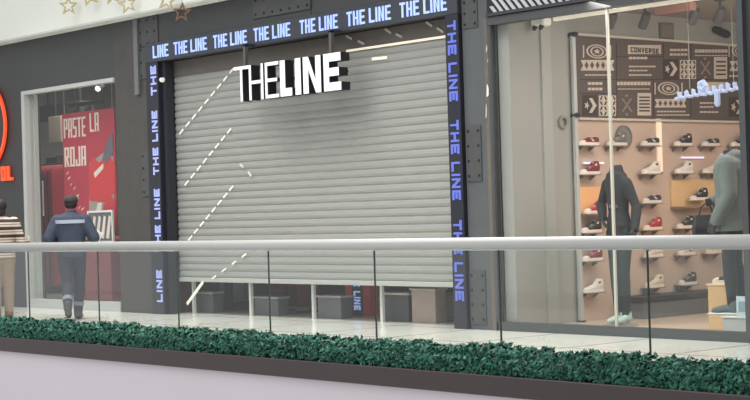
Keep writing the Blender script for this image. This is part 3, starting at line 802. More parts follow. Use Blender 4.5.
# wordmark CONVERSE in dark letters on the cream block
cw = MB(); polys, w = text('CONVERSE', 1.0, .8, .24, .22, .5)
a0 = G(630.5, 52.2); a1 = G(658.5, 52.2); a2 = G(630.5, 47)
k = (a1[0]-a0[0])/w; kz = a2[1]-a0[1]
for p in polys: cw.prism([(u*k+a0[0], v*kz+a0[1]) for u, v in p], gf, .022, .025)
for i in range(5): qpx(cw, 639, 96.5+i*3.4, 649.5, 98+i*3.4, .026)
for i in range(4): qpx(cw, 716, 61+i*4.2, 725.5, 62.6+i*4.2, .026)
cw.build('wordmark', brown, gp)
def eye(cx, cy, rx, ry):
    mb = MB(); c = G(cx, cy); e = G(cx+rx, cy); f = G(cx, cy-ry); R = e[0]-c[0]; sq = (f[1]-c[1])/R
    mb.ring2d(c, R, R*.86, gf, .017, .023, 28, sq); mb.ring2d(c, R*.62, R*.50, gf, .017, .023, 24, sq*1.15)
    st = []
    for k in range(10):
        an = PI/2+k*PI/5; rr = R*(.34 if k % 2 == 0 else .15); st.append((c[0]+rr*math.cos(an), c[1]+rr*sq*1.2*math.sin(an)))
    for k in range(5): mb.prism([c, st[2*k-1], st[2*k], st[2*k+1]], gf, .017, .023)
    for s in (-1, 1): qpx(mb, cx+s*(rx+3)-.5, cy-ry*.9, cx+s*(rx+3)+.5, cy+ry*.9, .023)
    mb.build('eye_emblem', cream, gp)
eye(597, 51.5, 10.5, 7); eye(668.5, 88.5, 10.5, 6.5); eye(740, 51.5, 8, 6)
def zig(x0, y0_, x1, y1_, n_):
    mb = MB(); st = (x1-x0)/n_; ym = (y0_+y1_)/2
    qpx(mb, x0, y0_, x1, y0_+1.1); qpx(mb, x0, y1_-1.1, x1, y1_)
    for i in range(n_):
        c = x0+(i+.5)*st
        mb.prism([G(c-st*.5, y1_-1), G(c-st*.1, ym), G(c+st*.1, ym), G(c+st*.5, y1_-1)], gf, .017, .023)
        mb.prism([G(c-st*.5, y0_+1), G(c-st*.1, ym), G(c+st*.1, ym), G(c+st*.5, y0_+1)], gf, .017, .023)
    mb.build('zigzag_print', cream, gp)
zig(581, 60, 614, 70.5, 6); zig(655, 99, 686, 107.5, 6); zig(730, 61, 746, 71, 3)
def chev(x0, y0_, x1, y1_):
    mb = MB(); mb.mat(0); qpx(mb, x0, y0_, x1, y1_, .0215); mb.mat(1)
    w_, h_ = x1-x0, y1_-y0_; c = (x0+.62*w_, y0_+.5*h_)
    P = lambda a, b: G(x0+a*w_, y0_+b*h_)
    mb.prism([P(.42, .15), P(.62, .15), P(.92, .5), P(.68, .5)], gf, .021, .026)
    mb.prism([P(.42, .85), P(.68, .5), P(.92, .5), P(.62, .85)], gf, .021, .026)
    cc = P(.27, .5); R = abs(P(.45, .5)[0]-cc[0]); st = []
    for k in range(10):
        an = k*PI/5; rr = R*(1 if k % 2 == 0 else .42); st.append((cc[0]+rr*math.cos(an), cc[1]+rr*math.sin(an)))
    for k in range(5): mb.prism([cc, st[2*k-1], st[2*k], st[2*k+1]], gf, .021, .026)
    mb.build('chevron_logo', [brown, cream], gp)
chev(582.5, 95, 597.5, 116); chev(663, 59, 678.5, 79); chev(729, 97, 745, 117)
def ornament(x0, y0_, x1, y1_):
    mb = MB(); mb.mat(1); qpx(mb, x0, y0_, x1, y1_, .0215); mb.mat(0)
    w_, h_ = (x1-x0)/4, (y1_-y0_)/4
    for i in range(4):
        for j in range(4):
            a_, b_ = x0+i*w_, y0_+j*h_
            if (i+j) % 2: poly = [(a_+.15*w_, b_+.15*h_), (a_+.5*w_, b_+.15*h_), (a_+.85*w_, b_+.85*h_), (a_+.5*w_, b_+.85*h_)]
            else: poly = [(a_+.5*w_, b_+.15*h_), (a_+.85*w_, b_+.15*h_), (a_+.5*w_, b_+.85*h_), (a_+.15*w_, b_+.85*h_)]
            mb.prism([G(*q) for q in poly], gf, .021, .025)
    mb.build('leaf_pattern_print', [brown, cream], gp)
ornament(599, 95.5, 616, 116); ornament(680, 60, 696, 79)
def cross_motif(cx, cy, w_, h_):
    mb = MB()
    for s in (-1, 1): mb.prism([G(cx-s*w_/2, cy+h_/2), G(cx-s*w_/2+1.6, cy+h_/2), G(cx+s*w_/2+.8, cy-h_/2), G(cx+s*w_/2-.8, cy-h_/2)], gf, .017, .023)
    for dy in (-.72, .72): qpx(mb, cx-1.2, cy+dy*h_-1, cx+1.2, cy+dy*h_+1, .023)
    mb.build('cross_print', mat('graphic_tan', (150, 130, 114), .6), gp)
cross_motif(626.5, 105, 9, 13); cross_motif(705, 68, 9, 13)
lines = MB()
for x0, y0_, x1, y1_ in ((580, 79, 748, 80), (616, 43, 617, 80), (653, 80, 654, 118), (663, 43, 664, 58), (690.5, 43, 691.5, 118), (728, 43, 729, 80), (617, 56, 663, 57), (580, 93, 616, 94), (616.5, 80, 617.2, 118)):
    qpx(lines, x0, y0_, x1, y1_, .0205)
lines.build('grid_lines', brown, gp)

# display upright (white post) and horizontal rails
uy = 1.06
o = empty('display_upright', (WX+.05, uy, .03), 'white slim upright post at the left end of the sneaker display wall', 'display post')
MB().box(-.02, .02, -.025, .025, 0, 3.29).build('post', M['white_frame'], o)
MB().box(-.03, .04, -.035, .035, 0, .02).build('foot', M['dark'], o)
for z in (2.36, 3.28): MB().tube([(-.045, 0, z), (.05, 0, z)], .03, 10).build('fixing', M['dark'], o)
for z, lab in ((2.355, 'slim pale metal rail under the brown wall graphic'), (3.325, 'slim pale metal rail along the top of the brown wall graphic')):
    o = MB().box(WX+.0, WX+.045, gy0+.02, 5.0, z-.016, z+.012, .004).build('display_rail', mat('rail_cream', (205, 196, 180), .5), None)
    tag(o, lab, 'rail', 'display rails')
# ring of the wall clock-like hook at 563,122
c = at(563, 122, x=WX+.02)
o = MB().ring2d((0, 0), .075, .045, lambda u, v, d: (d, u, v), 0, .04, 20).build('wall_ring', mat('ring_taupe', (138, 134, 126), .5), loc=(WX+.001, c[1], c[2]))
tag(o, 'small round grey ring fixed on the bare wall left of the display', 'wall fitting')

# ---- sneakers
SM = {}
def shoe_mats(key):
    pal = {'maroon': ((128, 34, 44), (236, 226, 216)), 'red': ((176, 40, 46), (236, 222, 212)), 'black': ((40, 36, 38), (232, 222, 212)), 'grey': ((112, 108, 104), (226, 216, 206)),
           'white': ((228, 220, 210), (240, 234, 226)), 'cream': ((224, 204, 182), (236, 224, 210)), 'pinkish': ((222, 188, 172), (236, 220, 208)), 'slate': ((66, 62, 66), (230, 220, 210)), 'teal': ((96, 112, 114), (228, 228, 222))}
    u, s = pal[key]
    return (mat('shoe_'+key, u, .7), mat('sole_'+key, s, .5), mat('lace', (238, 232, 226), .7), mat('shoe_stripe_'+('d' if key in ('white', 'cream', 'pinkish') else 'l'), (54, 46, 48) if key in ('white', 'cream', 'pinkish') else (230, 222, 214), .6))
def make_shoe(key, high=True):
    """toe towards -Y, sole on z=0, 0.29 long"""
    um, sm, lm, tm_ = shoe_mats(key)
    root = empty('sneaker', (0, 0, 0), None, None)
    def sect(y, hw, z0, z1, top, n_=12):
        r = []
        for k in range(n_):
            q = 2*PI*k/n_; cx_, cz_ = math.cos(q), math.sin(q)
            wz = hw*(top if cz_ > .3 else 1.0)
            r.append((wz*cx_, y, z0+(z1-z0)*(.5+.5*max(-1, min(1, cz_*1.25)))))
        return r
    hh_ = .135 if high else .085
    S_ = [(.143, .022, .03, hh_*.8, .9), (.135, .033, .026, hh_*.98, .85), (.10, .036, .024, hh_, .8), (.06, .036, .024, hh_*.99, .75), (.035, .036, .024, hh_*.86 if high else .08, .65),
          (.0, .038, .024, .082, .6), (-.05, .042, .024, .066, .62), (-.09, .043, .024, .055, .7)]
    MB().loft([sect(*a) for a in S_]).build('upper', um, root, smooth=True)
    T_ = [(-.085, .0435, .024, .056, .7), (-.115, .041, .024, .05, .75), (-.135, .03, .024, .042, .8), (-.145, .014, .026, .034, .8)]
    MB().loft([sect(*a) for a in T_]).build('toe_cap', sm, root, smooth=True)
    out = [(.146, .0), (.14, .028), (.11, .04), (.05, .039), (0, .041), (-.06, .047), (-.11, .045), (-.14, .03), (-.152, .0)]
    poly = [(w_, y) for y, w_ in out]+[(-w_, y) for y, w_ in reversed(out[1:-1])]
    MB().prism(poly, lambda u, v, d: (u, v, d), 0, .03).build('sole', sm, root)
    mb = MB()
    for i in range(5):
        y = .045-i*.022; z = (hh_*.9 if high else .085)-i*.0085-(.028*min(i, 1) if high else .0)+.002
        mb.tube([(-.024, y, z-.006), (0, y-.004, z+.004), (.024, y, z-.006)], .0035, 6)
    mb.build('laces', lm, root)
    mb = MB()
    for s in (-1, 1):   # side badge / stripe
        if high: mb.tube([(s*.0345, .07, .095), (s*.0365, .07, .094)], .018, 10, dome=False)
        else: mb.prism([(.03, .04), (.06, .04), (.02, .066), (.0, .066)], lambda u, v, d: (s*d, u, v), .034, .040)
    mb.build('side_badge', tm_, root)
    return root
PROTO = {}
def place_shoe(key, high, loc, rz, label):
    k = (key, high)
    if k not in PROTO: PROTO[k] = o = make_shoe(key, high)
    else: o = copy_tree(PROTO[k])
    o.location = loc; o.rotation_euler = (0, 0, rz); o.scale = (1.0, 1.06, 1.12)
    tag(o, label, 'shoe', 'sneakers in the sneaker shop'); return o
M['acrylic'] = mat('shelf_grey_brown', (150, 128, 114), .4)
shelf_proto = None
def place_shelf(y, z, label):
    global shelf_proto
    if shelf_proto is None:
        o = empty('shoe_shelf', (0, 0, 0), None, None)
        MB().box(0, .15, -.15, .15, -.012, 0, .003).build('shelf_plate', M['acrylic'], o)
        for s in (-.1, .1): MB().prism([(0, -.012), (.10, -.012), (0, -.07)], lambda u, v, d: (u, s+d, v), -.006, .006).build('bracket', M['grey_mid'], o)
        shelf_proto = o
    else: o = copy_tree(shelf_proto)
    o.location = (WX-.005, y, z); tag(o, label, 'shelf', 'small sneaker shelves'); return o
colp = (589, 619, 652, 685, 712.5, 741)
cols = [at(x, 200, x=WX+.09)[1] for x in colp]; cols[0] += .03
rowz = [2.045, 1.712, 1.363, 1.045, .722, .362]
cname = ['first', 'second', 'third', 'fourth', 'fifth', 'sixth']; rname = ['top row', 'second row', 'third row', 'fourth row', 'fifth row', 'bottom row']
grid = {(0, 0): ('maroon', 0), (0, 1): ('grey', 1), (0, 2): ('slate', 0), (0, 3): ('black', 1), (0, 4): ('slate', 0), (0, 5): ('black', 1),
        (1, 0): ('maroon', 1), (1, 2): ('white', 1), (1, 3): ('white', 1), (1, 4): ('cream', 0),
        (2, 2): ('slate', 0),
        (3, 0): ('black', 1), (3, 2): ('red', 1), (3, 3): ('black', 1), (3, 4): ('maroon', 0),
        (4, 0): ('maroon', 1), (4, 2): ('cream', 1), (4, 3): ('pinkish', 0), (4, 4): ('pinkish', 0),
        (5, 0): ('white', 1), (5, 2): ('cream', 1), (5, 3): ('slate', 1)}
cdesc = {'maroon': 'maroon', 'grey': 'grey', 'slate': 'dark grey', 'black': 'black', 'white': 'white', 'cream': 'cream', 'red': 'red', 'pinkish': 'pinkish white'}
for (r, c_), (key, hi) in grid.items():
    z = rowz[r]
    place_shelf(cols[c_], z, 'small shelf under the %s sneaker in the %s, %s column from the left' % (cdesc[key], rname[r], cname[c_]))
    place_shoe(key, bool(hi), (WX+.085, cols[c_], z+.001), 0, '%s %s sneaker on the shoe wall, %s, %s column from the left' % (cdesc[key], 'high-top' if hi else 'low', rname[r], cname[c_]))
# wooden boards in the third row
for x0, x1, y0_, y1_, lab, mm in ((580, 605, 187, 214, 'orange lit birch board behind the mannequin in the dark coat', mat('birch_orange', (240, 180, 124), .5, emit=.10, noise=.06)),
                              (672, 718, 180, 207, 'pale birch board on the shoe wall left of the mannequin in grey', M['wood'])):
    a = at(x0, (y0_+y1_)/2, x=WX+.03); b = at(x1, (y0_+y1_)/2, x=WX+.03)
    zt = at(x0, y0_, x=WX+.03)[2]; zb_ = at(x0, y1_, x=WX+.03)[2]
    o = MB().box(0, .03, 0, b[1]-a[1], 0, zt-zb_, .004).build('display_board', mm, loc=(WX-.004, a[1], zb_))
    MB().box(0, .16, 0, b[1]-a[1], -.015, 0).build('board_lip', M['acrylic'], o)
    tag(o, lab, 'board', 'birch boards on the shoe wall')
p = at(699, 195, x=WX+.12)
place_shoe('black', True, (WX+.115, p[1], 1.382), 0, 'black high-top sneaker standing on the lip of the pale birch board')
p = at(594, 195, x=WX+.12)
place_shoe('red', True, (WX+.115, p[1], at(590, 214, x=WX+.1)[2]+.005), 0, 'red high-top sneaker in front of the orange lit birch board')
# glowing bars on the wall, in place of lamp reflections in the glass
for x0, x1, yy, lab in ((586, 606, 163, 'short lavender painted reflection between the two topmost sneakers at the left end'), (684, 706, 157.5, 'short lavender painted reflection above the fourth column of sneakers'), (723, 745, 155, 'short lavender painted reflection beside the shoulder of the mannequin in grey')):
    a = at(x0, yy, x=WX+.06); b = at(x1, yy, x=WX+.06)
    o = MB().box(0, .03, a[1]-b[1], 0, -.012, .012, .003).build('reflection_bar', mat('lavender_reflection', (232, 222, 240), .4, emit=.6), loc=(WX+.005, b[1], a[2]))
    MB().box(-.015, .0, (a[1]-b[1])*.6, (a[1]-b[1])*.4, -.01, .01).build('reflection_bar_mount', M['grey_mid'], o)
    tag(o, lab, 'light', 'short painted reflections on the shoe wall')
# vertical strip on the wall, its glow painting a reflection
a = at(660.5, 150, x=WX+.02)
o = MB().box(0, .02, -.045, .045, 0, .78, .004).build('reflection_strip', mat('warm_strip', (250, 226, 200), .4, emit=.35), loc=(WX-.006, a[1], at(661, 172, x=WX)[2]))
MB().box(.02, .026, -.05, .05, -.01, .0).build('reflection_strip_cap', M['grey_mid'], o)
tag(o, 'upright warm painted reflection on the shoe wall below the brown graphic', 'light')
# round mirror disc near second shoe of the top row
c = at(625, 137, x=WX+.03)
o = MB().tube([(0, 0, 0), (.02, 0, 0)], .13, 24, dome=False).build('round_badge', mat('grey_disc', (130, 128, 118), .4), loc=(WX-.004, c[1], c[2]))
MB().ring2d((0, 0), .14, .12, lambda u, v, d: (d, u, v), 0, .03, 24).build('badge_rim', M['grey_mid'], o)
tag(o, 'round grey disc behind the grey sneaker in the top row', 'disc')
# long low bench plinth
a = at(641, 319, z=.03); b = at(714, 319, z=.03)
bx = WX+.42
yb0 = at(643, 312, x=bx)[1]
o = empty('low_bench', (bx-.2, yb0, .03), 'long low grey bench with a black top under the shoe wall', 'bench')
MB().box(-.19, .19, .02, 4.2, 0, .19, .006).build('bench_base', mat('bench_grey', (104, 104, 106), .5, noise=.08), o)
MB().box(-.20, .205, 0, 4.22, .19, .255, .006).build('bench_top', mat('bench_black', (48, 44, 44), .5), o)
# wooden cube with shoe, white box with sign
cb = at(715, 331, z=.03); wtop = .48
o = empty('birch_cube', (at(708, 328, y=.85)[0]+.16, 1.0, .03), 'pale birch cube carrying a black low sneaker beside the white box', 'display cube')
MB().box(-.15, .15, -.15, .15, 0, .455, .006).build('cube_body', M['wood'], o)
MB().box(-.16, .16, -.16, .16, .455, .475, .004).build('cube_top', mat('birch_top', (236, 206, 162), .5), o)
place_shoe('black', False, (o.location.x, o.location.y, .506), math.radians(-60), 'black low sneaker lying on top of the pale birch cube')
wb = at(721, 333, y=.34)
WB = (wb[0]+.30, .55, .03)
o = empty('white_box', WB, 'white display box under the sneaker of the mannequin in grey', 'display box')
MB().box(-.29, .29, -.2, .2, 0, .165, .008).build('box_body', mat('box_white', (186, 194, 192), .45), o)
MB().box(-.30, .30, -.21, .21, .165, .185, .006).build('box_lid', mat('box_lid', (214, 218, 214), .45), o)
c = at(746, 316, y=.362)
o = MB().box(-.13, .13, -.006, .006, 0, .20, .003).build('table_sign', mat('pale_blue_card', (200, 214, 222), .45, emit=.1), loc=(c[0]+.02, .362, .2155))
MB().box(-.10, .10, -.009, -.006, .05, .15).build('card_print', mat('card_print', (150, 170, 184), .5), o)
tag(o, 'small pale blue card standing on the white display box', 'card')

# ceiling fittings of the sneaker shop
c = at(541, 21, y=.45)
o = empty('security_camera', (c[0], .45, c[2]), 'white twin-lens security camera under the shop window head', 'camera')
MB().box(-.1, .1, -.07, .07, -.06, .03, .015).build('camera_body', mat('camera_white', (232, 230, 222), .4), o)
MB().box(-.05, .05, -.05, .05, .03, 3.62-c[2]).build('camera_mount', mat('camera_white', (232, 230, 222)), o)
for s in (-.05, .05): MB().tube([(s, -.04, -.055), (s, -.06, -.085)], [.03, .024], 10).build('lens', M['black'], o)
for (px, py, yy), lab in zip(((612, 14, 1.2), (645, 13, 1.6), (694, 7, 1.8), (720, 4, 2.0)), ('leftmost dark spotlight under the sneaker shop ceiling', 'second dark spotlight from the left under the sneaker shop ceiling', 'third dark spotlight under the sneaker shop ceiling, next to the wooden beam', 'rightmost dark spotlight under the sneaker shop ceiling')):
    c = at(px, py, y=yy)
    spot((c[0], yy, min(3.45, c[2])), (-.7, .3, -.8), 3.62, lab, mat('dim_lens', (110, 106, 100), .3), (72, 70, 70), .95, 'dark spotlights of the sneaker shop')
a = at(655, 12, y=1.7); b = at(692, 6, y=1.7)
o = MB().box(a[0], b[0], 1.68, 1.78, a[2]-.04, a[2]+.06, .005).build('ceiling_beam', mat('rosewood', (150, 110, 98), .5, noise=.1))
MB().box((a[0]+b[0])/2-.03, (a[0]+b[0])/2+.03, 1.71, 1.75, a[2]+.06, 3.62).build('beam_hanger', M['dark'], o)
tag(o, 'short reddish wooden beam under the sneaker shop ceiling', 'beam')
c = at(667, 31, x=WX+.02)
o = MB().box(0, .03, -.13, .13, -.10, .10, .006).build('wall_box', mat('taupe_box', (104, 96, 88), .6), loc=(WX-.005, c[1], c[2]))
MB().box(.03, .034, -.1, .1, -.07, .07).build('cover', mat('taupe_cover', (118, 108, 98), .6), o)
tag(o, 'square taupe box on the wall above the brown graphic', 'wall box')
c = at(724, 31, x=WX+.1)
o = empty('wall_camera', (WX, c[1], c[2]), 'small black camera on the wall above the brown graphic', 'camera')
MB().tube([(.05, -.1, .02), (.05, .12, -.03)], [.045, .05], 12).build('camera_body', M['black'], o)
MB().box(-.01, .05, -.02, .02, .0, .06).build('camera_mount', M['dark'], o)
# glowing script added behind the glass for a reflected neon sign
ngl = empty('script_reflection', (at(712, 92, y=.2)[0], .2, at(712, 92, y=.2)[2]), 'blurred blue white script reflection, added as glowing tubes behind the right window pane', 'sign')
mb = MB(); O = ngl.location
def pp(x, y_): q = at(x, y_, y=.2); return (q[0]-O.x, 0, q[2]-O.z)
seq = []
for i in range(64):
    f = i/63; x = 676+66*f; base = 96-11*f if f < .55 else 90-5*(f-.55)/.45
    seq.append(pp(x+2.2*math.sin(i*.95), base+(3.0 if f < .4 else 3.6)*math.sin(i*.95+1.4)))
mb.tube(seq, .019, 6)
mb.build('script_reflection_tube', mat('reflection_blue_white', (168, 178, 208), .6, emit=.32), ngl)
MB().tube([pp(700, 84), pp(703, 82), pp(706, 86), pp(703, 90), pp(700, 87)], .03, 6).build('script_reflection_tube', mat('reflection_blue_white', (1, 1, 1)), ngl)
MB().tube([pp(717, 92), pp(717.5, 104)], .03, 6).build('script_reflection_tube', mat('reflection_blue_white', (1, 1, 1)), ngl)
for px in (690, 734): MB().tube([pp(px, 89), (pp(px, 90)[0], 0, 3.42-O.z)], .003, 5, dome=False).build('script_reflection_wire', M['thread'], ngl)

# ================================================================== FIGURES
def figure(mb, J, infl=0.0, torso=True, head=True, arms=True, legs=True, hands=True, feet=True, fem=False, hem=None, neck_only=False, fore=True, legr=None, width=1.0):
    """adds one overlapping closed form per body region to mb; a voxel remesh then fuses them into one skin. Figure faces +Y."""
    V_ = Vector
    hip, chest, neck = V_(J['hip']), V_(J['chest']), V_(J['neck'])
    if torso:
        sh_ = .19*width if not fem else .165
        secs = [(hip+V_((0, 0, -.07)), .15, .115), (hip+V_((0, 0, .02)), .168 if not fem else .172, .122), (hip.lerp(chest, .36), .15 if not fem else .128, .108 if not fem else .095),
                (hip.lerp(chest, .68), .162*width if not fem else .14, .115), (chest, sh_*.95, .125 if not fem else .115), (chest.lerp(neck, .5), sh_*.92, .105), (chest.lerp(neck, .82), .10, .078), (neck, .058, .06)]
        sl_ = J.get('slim', 1.0); secs = [(c_, rx*sl_, ry*sl_) if i_ < 6 else (c_, rx, ry) for i_, (c_, rx, ry) in enumerate(secs)]
        if hem is not None: secs = [s_ for s_ in secs if s_[0].z > hem-.001]; secs.insert(0, (V_((hip.x, hip.y, hem)), (.172 if not fem else .178)*sl_, .128*sl_))
        rings = []
        for c_, rx, ry in secs:
            rings.append([(c_.x+(rx+infl)*math.copysign(abs(math.cos(q))**.85, math.cos(q)), c_.y+(ry+infl)*math.copysign(abs(math.sin(q))**.9, math.sin(q)), c_.z) for q in [2*PI*k/20 for k in range(20)]])
        mb.loft(rings)
    if neck_only or head: mb.tube([neck+V_((0, 0, -.06)), neck+V_((0, .012, .07 if not neck_only else .045))], [.062+infl, .054+infl], 14, dome=head)
    if head:
        h_ = V_(J['head']); yaw = J.get('yaw', 0.0); R_ = Matrix.Rotation(yaw, 3, 'Z')
        def hp(x, y, z): return tuple(h_+R_ @ V_((x, y, z)))
        mb.ell(h_+R_ @ V_((0, -.012, .018)), (.076, .094, .098), 18, 12)
        mb.ell(h_+R_ @ V_((0, .022, -.045)), (.058, .068, .072), 16, 10)
        mb.ell(hp(0, .070, -.085), (.026, .022, .022), 10, 7)                               # chin
        mb.tube([hp(0, .084, .012), hp(0, .108, -.028)], [.009, .015], 8)                   # nose
        mb.ell(hp(0, .084, -.056), (.026, .014, .008), 10, 6); mb.ell(hp(0, .082, -.068), (.024, .014, .008), 10, 6)   # lips
        mb.ell(hp(0, .074, .030), (.05, .018, .010), 12, 6)                                 # brow
        for s in (-1, 1):
            mb.ell(hp(s*.078, -.008, -.005), (.010, .022, .034), 10, 8)
            mb.ell(hp(s*.04, .066, -.02), (.022, .02, .02), 10, 7)
    for s, k in ((-1, 'L'), (1, 'R')):
        if arms:
            a, e, w_ = V_(J['sho'+k]), V_(J['elb'+k]), V_(J['wri'+k])
            ar_ = J.get('armr', 1.0); mb.tube([a, a.lerp(e, .35), a.lerp(e, .75), e], [.060*ar_+infl, .054*ar_+infl, .046*ar_+infl, .044*ar_+infl], 14)
            if fore: mb.tube([e, e.lerp(w_, .3), e.lerp(w_, .75), w_], [.044+infl, .043+infl, .033+infl, .029+infl], 12)
        if hands:
            e, w_ = V_(J['elb'+k]), V_(J['wri'+k]); d = (w_-e).normalized()
            side = V_(J.get('palm'+k, (s*-1.0, 0, 0))); side = (side-d*side.dot(d)).normalized(); acr = d.cross(side).normalized()
            pc_ = w_+d*.05
            mb.tube([w_, w_+d*.03, w_+d*.085], [.028, .036, .038], 12, .5) if False else None
            rings = []
            for f_, hw, th in ((-.01, .026, .022), (.02, .033, .018), (.055, .041, .016), (.088, .041, .013)):
                c_ = w_+d*f_; rings.append([tuple(c_+acr*(hw*math.cos(q))+side*(th*math.sin(q))) for q in [2*PI*i/12 for i in range(12)]])
            mb.loft(rings)
            curl = J.get('curl', .5)
            for i, (off, ln) in enumerate(((-.030, .070), (-.010, .080), (.011, .075), (.030, .058))):
                p0 = w_+d*.08+acr*off; dd = d; pts_ = [p0]; 
                for m_ in range(3):
                    dd = (dd+side*curl*(.5+.08*i)).normalized(); pts_.append(pts_[-1]+dd*ln*(.45, .32, .26)[m_])
                mb.tube(pts_, [.0105, .0098, .009, .008], 8)
            th0 = w_+d*.02-acr*.03
            mb.tube([th0, th0+d*.025-acr*.022+side*.012, th0+d*.055-acr*.024+side*.028], [.014, .0115, .009], 8)
        if legs:
            h_, kn, an = V_(J['leg'+k]), V_(J['knee'+k]), V_(J['ank'+k]); lr = legr or (.088, .076, .058, .054, .038)
            mb.tube([h_, h_.lerp(kn, .35), h_.lerp(kn, .85), kn], [lr[0]+infl, lr[1]+infl, lr[2]+infl, lr[2]+infl*.9], 16)
            mb.tube([kn, kn.lerp(an, .3), kn.lerp(an, .75), an], [lr[2]-.004+infl, lr[3]+infl, lr[4]+.004+infl, lr[4]+infl], 14)
        if feet:
            an, to = V_(J['ank'+k]), V_(J['toe'+k]); d = (to-an); 
            mb.tube([an, an+V_((0, -.015, -.03))], [.04, .042], 12)
            mb.tube([an+V_((0, -.02, -.035)), an.lerp(to, .55)+V_((0, 0, -.01)), to], [.036, .038, .028], 12, .8)
    return mb
def shoe_on(mb, an, to, s=1.0):
    an, to = Vector(an), Vector(to); d = to-an
    mb.tube([an+Vector((0, -.005, .03)), an+Vector((0, -.012, -.03))], [.056*s, .058*s], 14)
    mb.tube([an+Vector((0, -.035, -.035)), an.lerp(to, .4)+Vector((0, 0, -.012)), an.lerp(to, .75)+Vector((0, 0, -.01)), to], [.047*s, .05*s, .05*s, .038*s], 14, .85)

skin = mat('skin_tan', (150, 108, 86), .6, noise=.06, nscale=20)
# ---- man in the blue work jacket, walking away
mp = at(73.5, 319.5, z=0)
man = empty('person', (mp[0], mp[1], 0), 'person in a dark cap and blue work jacket with a pale back stripe, walking away', 'person', rz=math.radians(52))
J = dict(hip=(0, 0, .93), chest=(0, .03, 1.34), neck=(0, .05, 1.475), head=(0, .085, 1.595), yaw=.0,
         shoL=(-.185, .03, 1.365), elbL=(-.305, -.05, 1.12), wriL=(-.23, .19, 1.08), shoR=(.185, .03, 1.365), elbR=(.32, -.03, 1.12), wriR=(.25, .20, 1.11),
         palmL=(1, 0, -.2), palmR=(-1, 0, -.2), curl=.8,
         legL=(-.09, 0, .90), kneeL=(-.065, -.04, .50), ankL=(-.03, -.29, .19), toeL=(-.035, -.20, .06),
         legR=(.09, 0, .90), kneeR=(.08, .14, .49), ankR=(.05, .12, .085), toeR=(.06, .29, .04))
body = voxel(figure(MB(), J).build('body', skin, man), .0075)
jk = mat('work_jacket_blue', (56, 63, 80), .8, noise=.18, nscale=9, bump=.3)
voxel(figure(MB(), J, infl=.034, head=False, legs=False, hands=False, feet=False, hem=.86, width=1.03).build('jacket', jk, man), .011, 4)
mb = MB(); mb.tube([(0, .045, 1.43), (0, .055, 1.50)], [.098, .082], 18, .95, dome=False); voxel(mb.build('jacket_collar', jk, man), .01)
tr = mat('work_trousers', (54, 56, 66), .85, noise=.15, nscale=10, bump=.3)
mb = figure(MB(), J, infl=.024, torso=False, head=False, arms=False, hands=False, feet=False); mb.ell((0, 0, .9), (.185, .14, .11), 18, 10)
voxel(mb.build('trousers', tr, man), .011, 3)
bt = mat('boot_grey', (62, 62, 62), .6)
mb = MB(); shoe_on(mb, J['ankL'], J['toeL']); voxel(mb.build('boot', bt, man), .008)
mb = MB(); shoe_on(mb, J['ankR'], J['toeR']); voxel(mb.build('boot', bt, man), .008)
refl = mat('reflective_stripe', (168, 178, 192), .4)
def band_on(z0, z1, rx, ry, cy, a0, a1, name, par, m_, dx=0.0):
    mb = MB(); n_ = 16; outer = []
    for k in range(n_+1):
        q = a0+(a1-a0)*k/n_; outer.append((math.copysign(abs(math.cos(q))**.85, math.cos(q)), math.copysign(abs(math.sin(q))**.9, math.sin(q))))
    for k in range(n_):
        (c0, s0), (c1, s1) = outer[k], outer[k+1]
        for r in (1,):
            vs_ = []
            for z in (z0, z1):
                for (cc, ss_) in ((c0, s0), (c1, s1)):
                    vs_.append((dx+rx*cc, cy+ry*ss_, z)); vs_.append((dx+(rx+.008)*cc, cy+(ry+.008)*ss_, z))
            mb._add(vs_, [(0, 2, 3, 1), (4, 5, 7, 6), (1, 3, 7, 5), (0, 4, 6, 2), (0, 1, 5, 4), (2, 6, 7, 3)])
    return mb.build(name, m_, par)
band_on(1.325, 1.375, .222, .163, .028, PI*1.14, PI*1.86, 'reflective_stripe', man, refl)
for k, zf in (('L', .22), ('R', .2)):
    kn, an = Vector(J['knee'+k]), Vector(J['ank'+k]); c0 = kn.lerp(an, .62); c1 = kn.lerp(an, .76)
    MB().tube([c0, c1], [.078, .073], 16, dome=False).build('ankle_stripe', mat('ankle_band', (120, 126, 134), .5), man)
cap = MB(); hC = Vector(J['head'])
rings = []
for z, r in ((.02, 1.0), (.06, 1.0), (.095, .86), (.118, .55), (.126, .15)):
    rings.append([(hC.x+.098*r*math.cos(q), hC.y-.01+.114*r*math.sin(q), hC.z+z) for q in [2*PI*k/20 for k in range(20)]])
cap.loft(rings)
cap.loft([[(hC.x+.075*math.cos(q), hC.y+.075+(.10*f)*math.sin(q), hC.z+.022+dz-.02*f) for q in [PI*k/10 for k in range(11)]] for f, dz in ((.2, 0), (1, 0))], False)
cap.build('cap', mat('cap_dark', (58, 54, 52), .8, noise=.1), man, smooth=True)
mb = MB(); mb.ell((hC.x, hC.y-.035, hC.z-.005), (.088, .086, .072), 16, 10); mb.build('hair', mat('hair_dark', (44, 38, 36), .8, noise=.2, nscale=40), man, smooth=True)
for s in (-1, 1): MB().ell((hC.x+s*.032, hC.y+.075, hC.z+.008), (.012, .009, .009), 10, 7).build('eye', mat('eye_white', (225, 222, 216), .3), man, smooth=True)
# object the man carries, just showing past his right elbow
hx = Vector(J['wriR'])+Vector((.02, .11, .0))
ph = man.matrix_world
R52 = Matrix.Rotation(math.radians(52), 3, 'Z')
wpos = R52 @ hx + Vector((mp[0], mp[1], 0))
o = MB().box(-.09, .09, -.012, .012, -.06, .12, .006).build('paper_folder', M['white'], loc=wpos)
o.rotation_euler = (0, .5, math.radians(52)); tag(o, 'white paper held in front by the person in the blue jacket', 'paper')

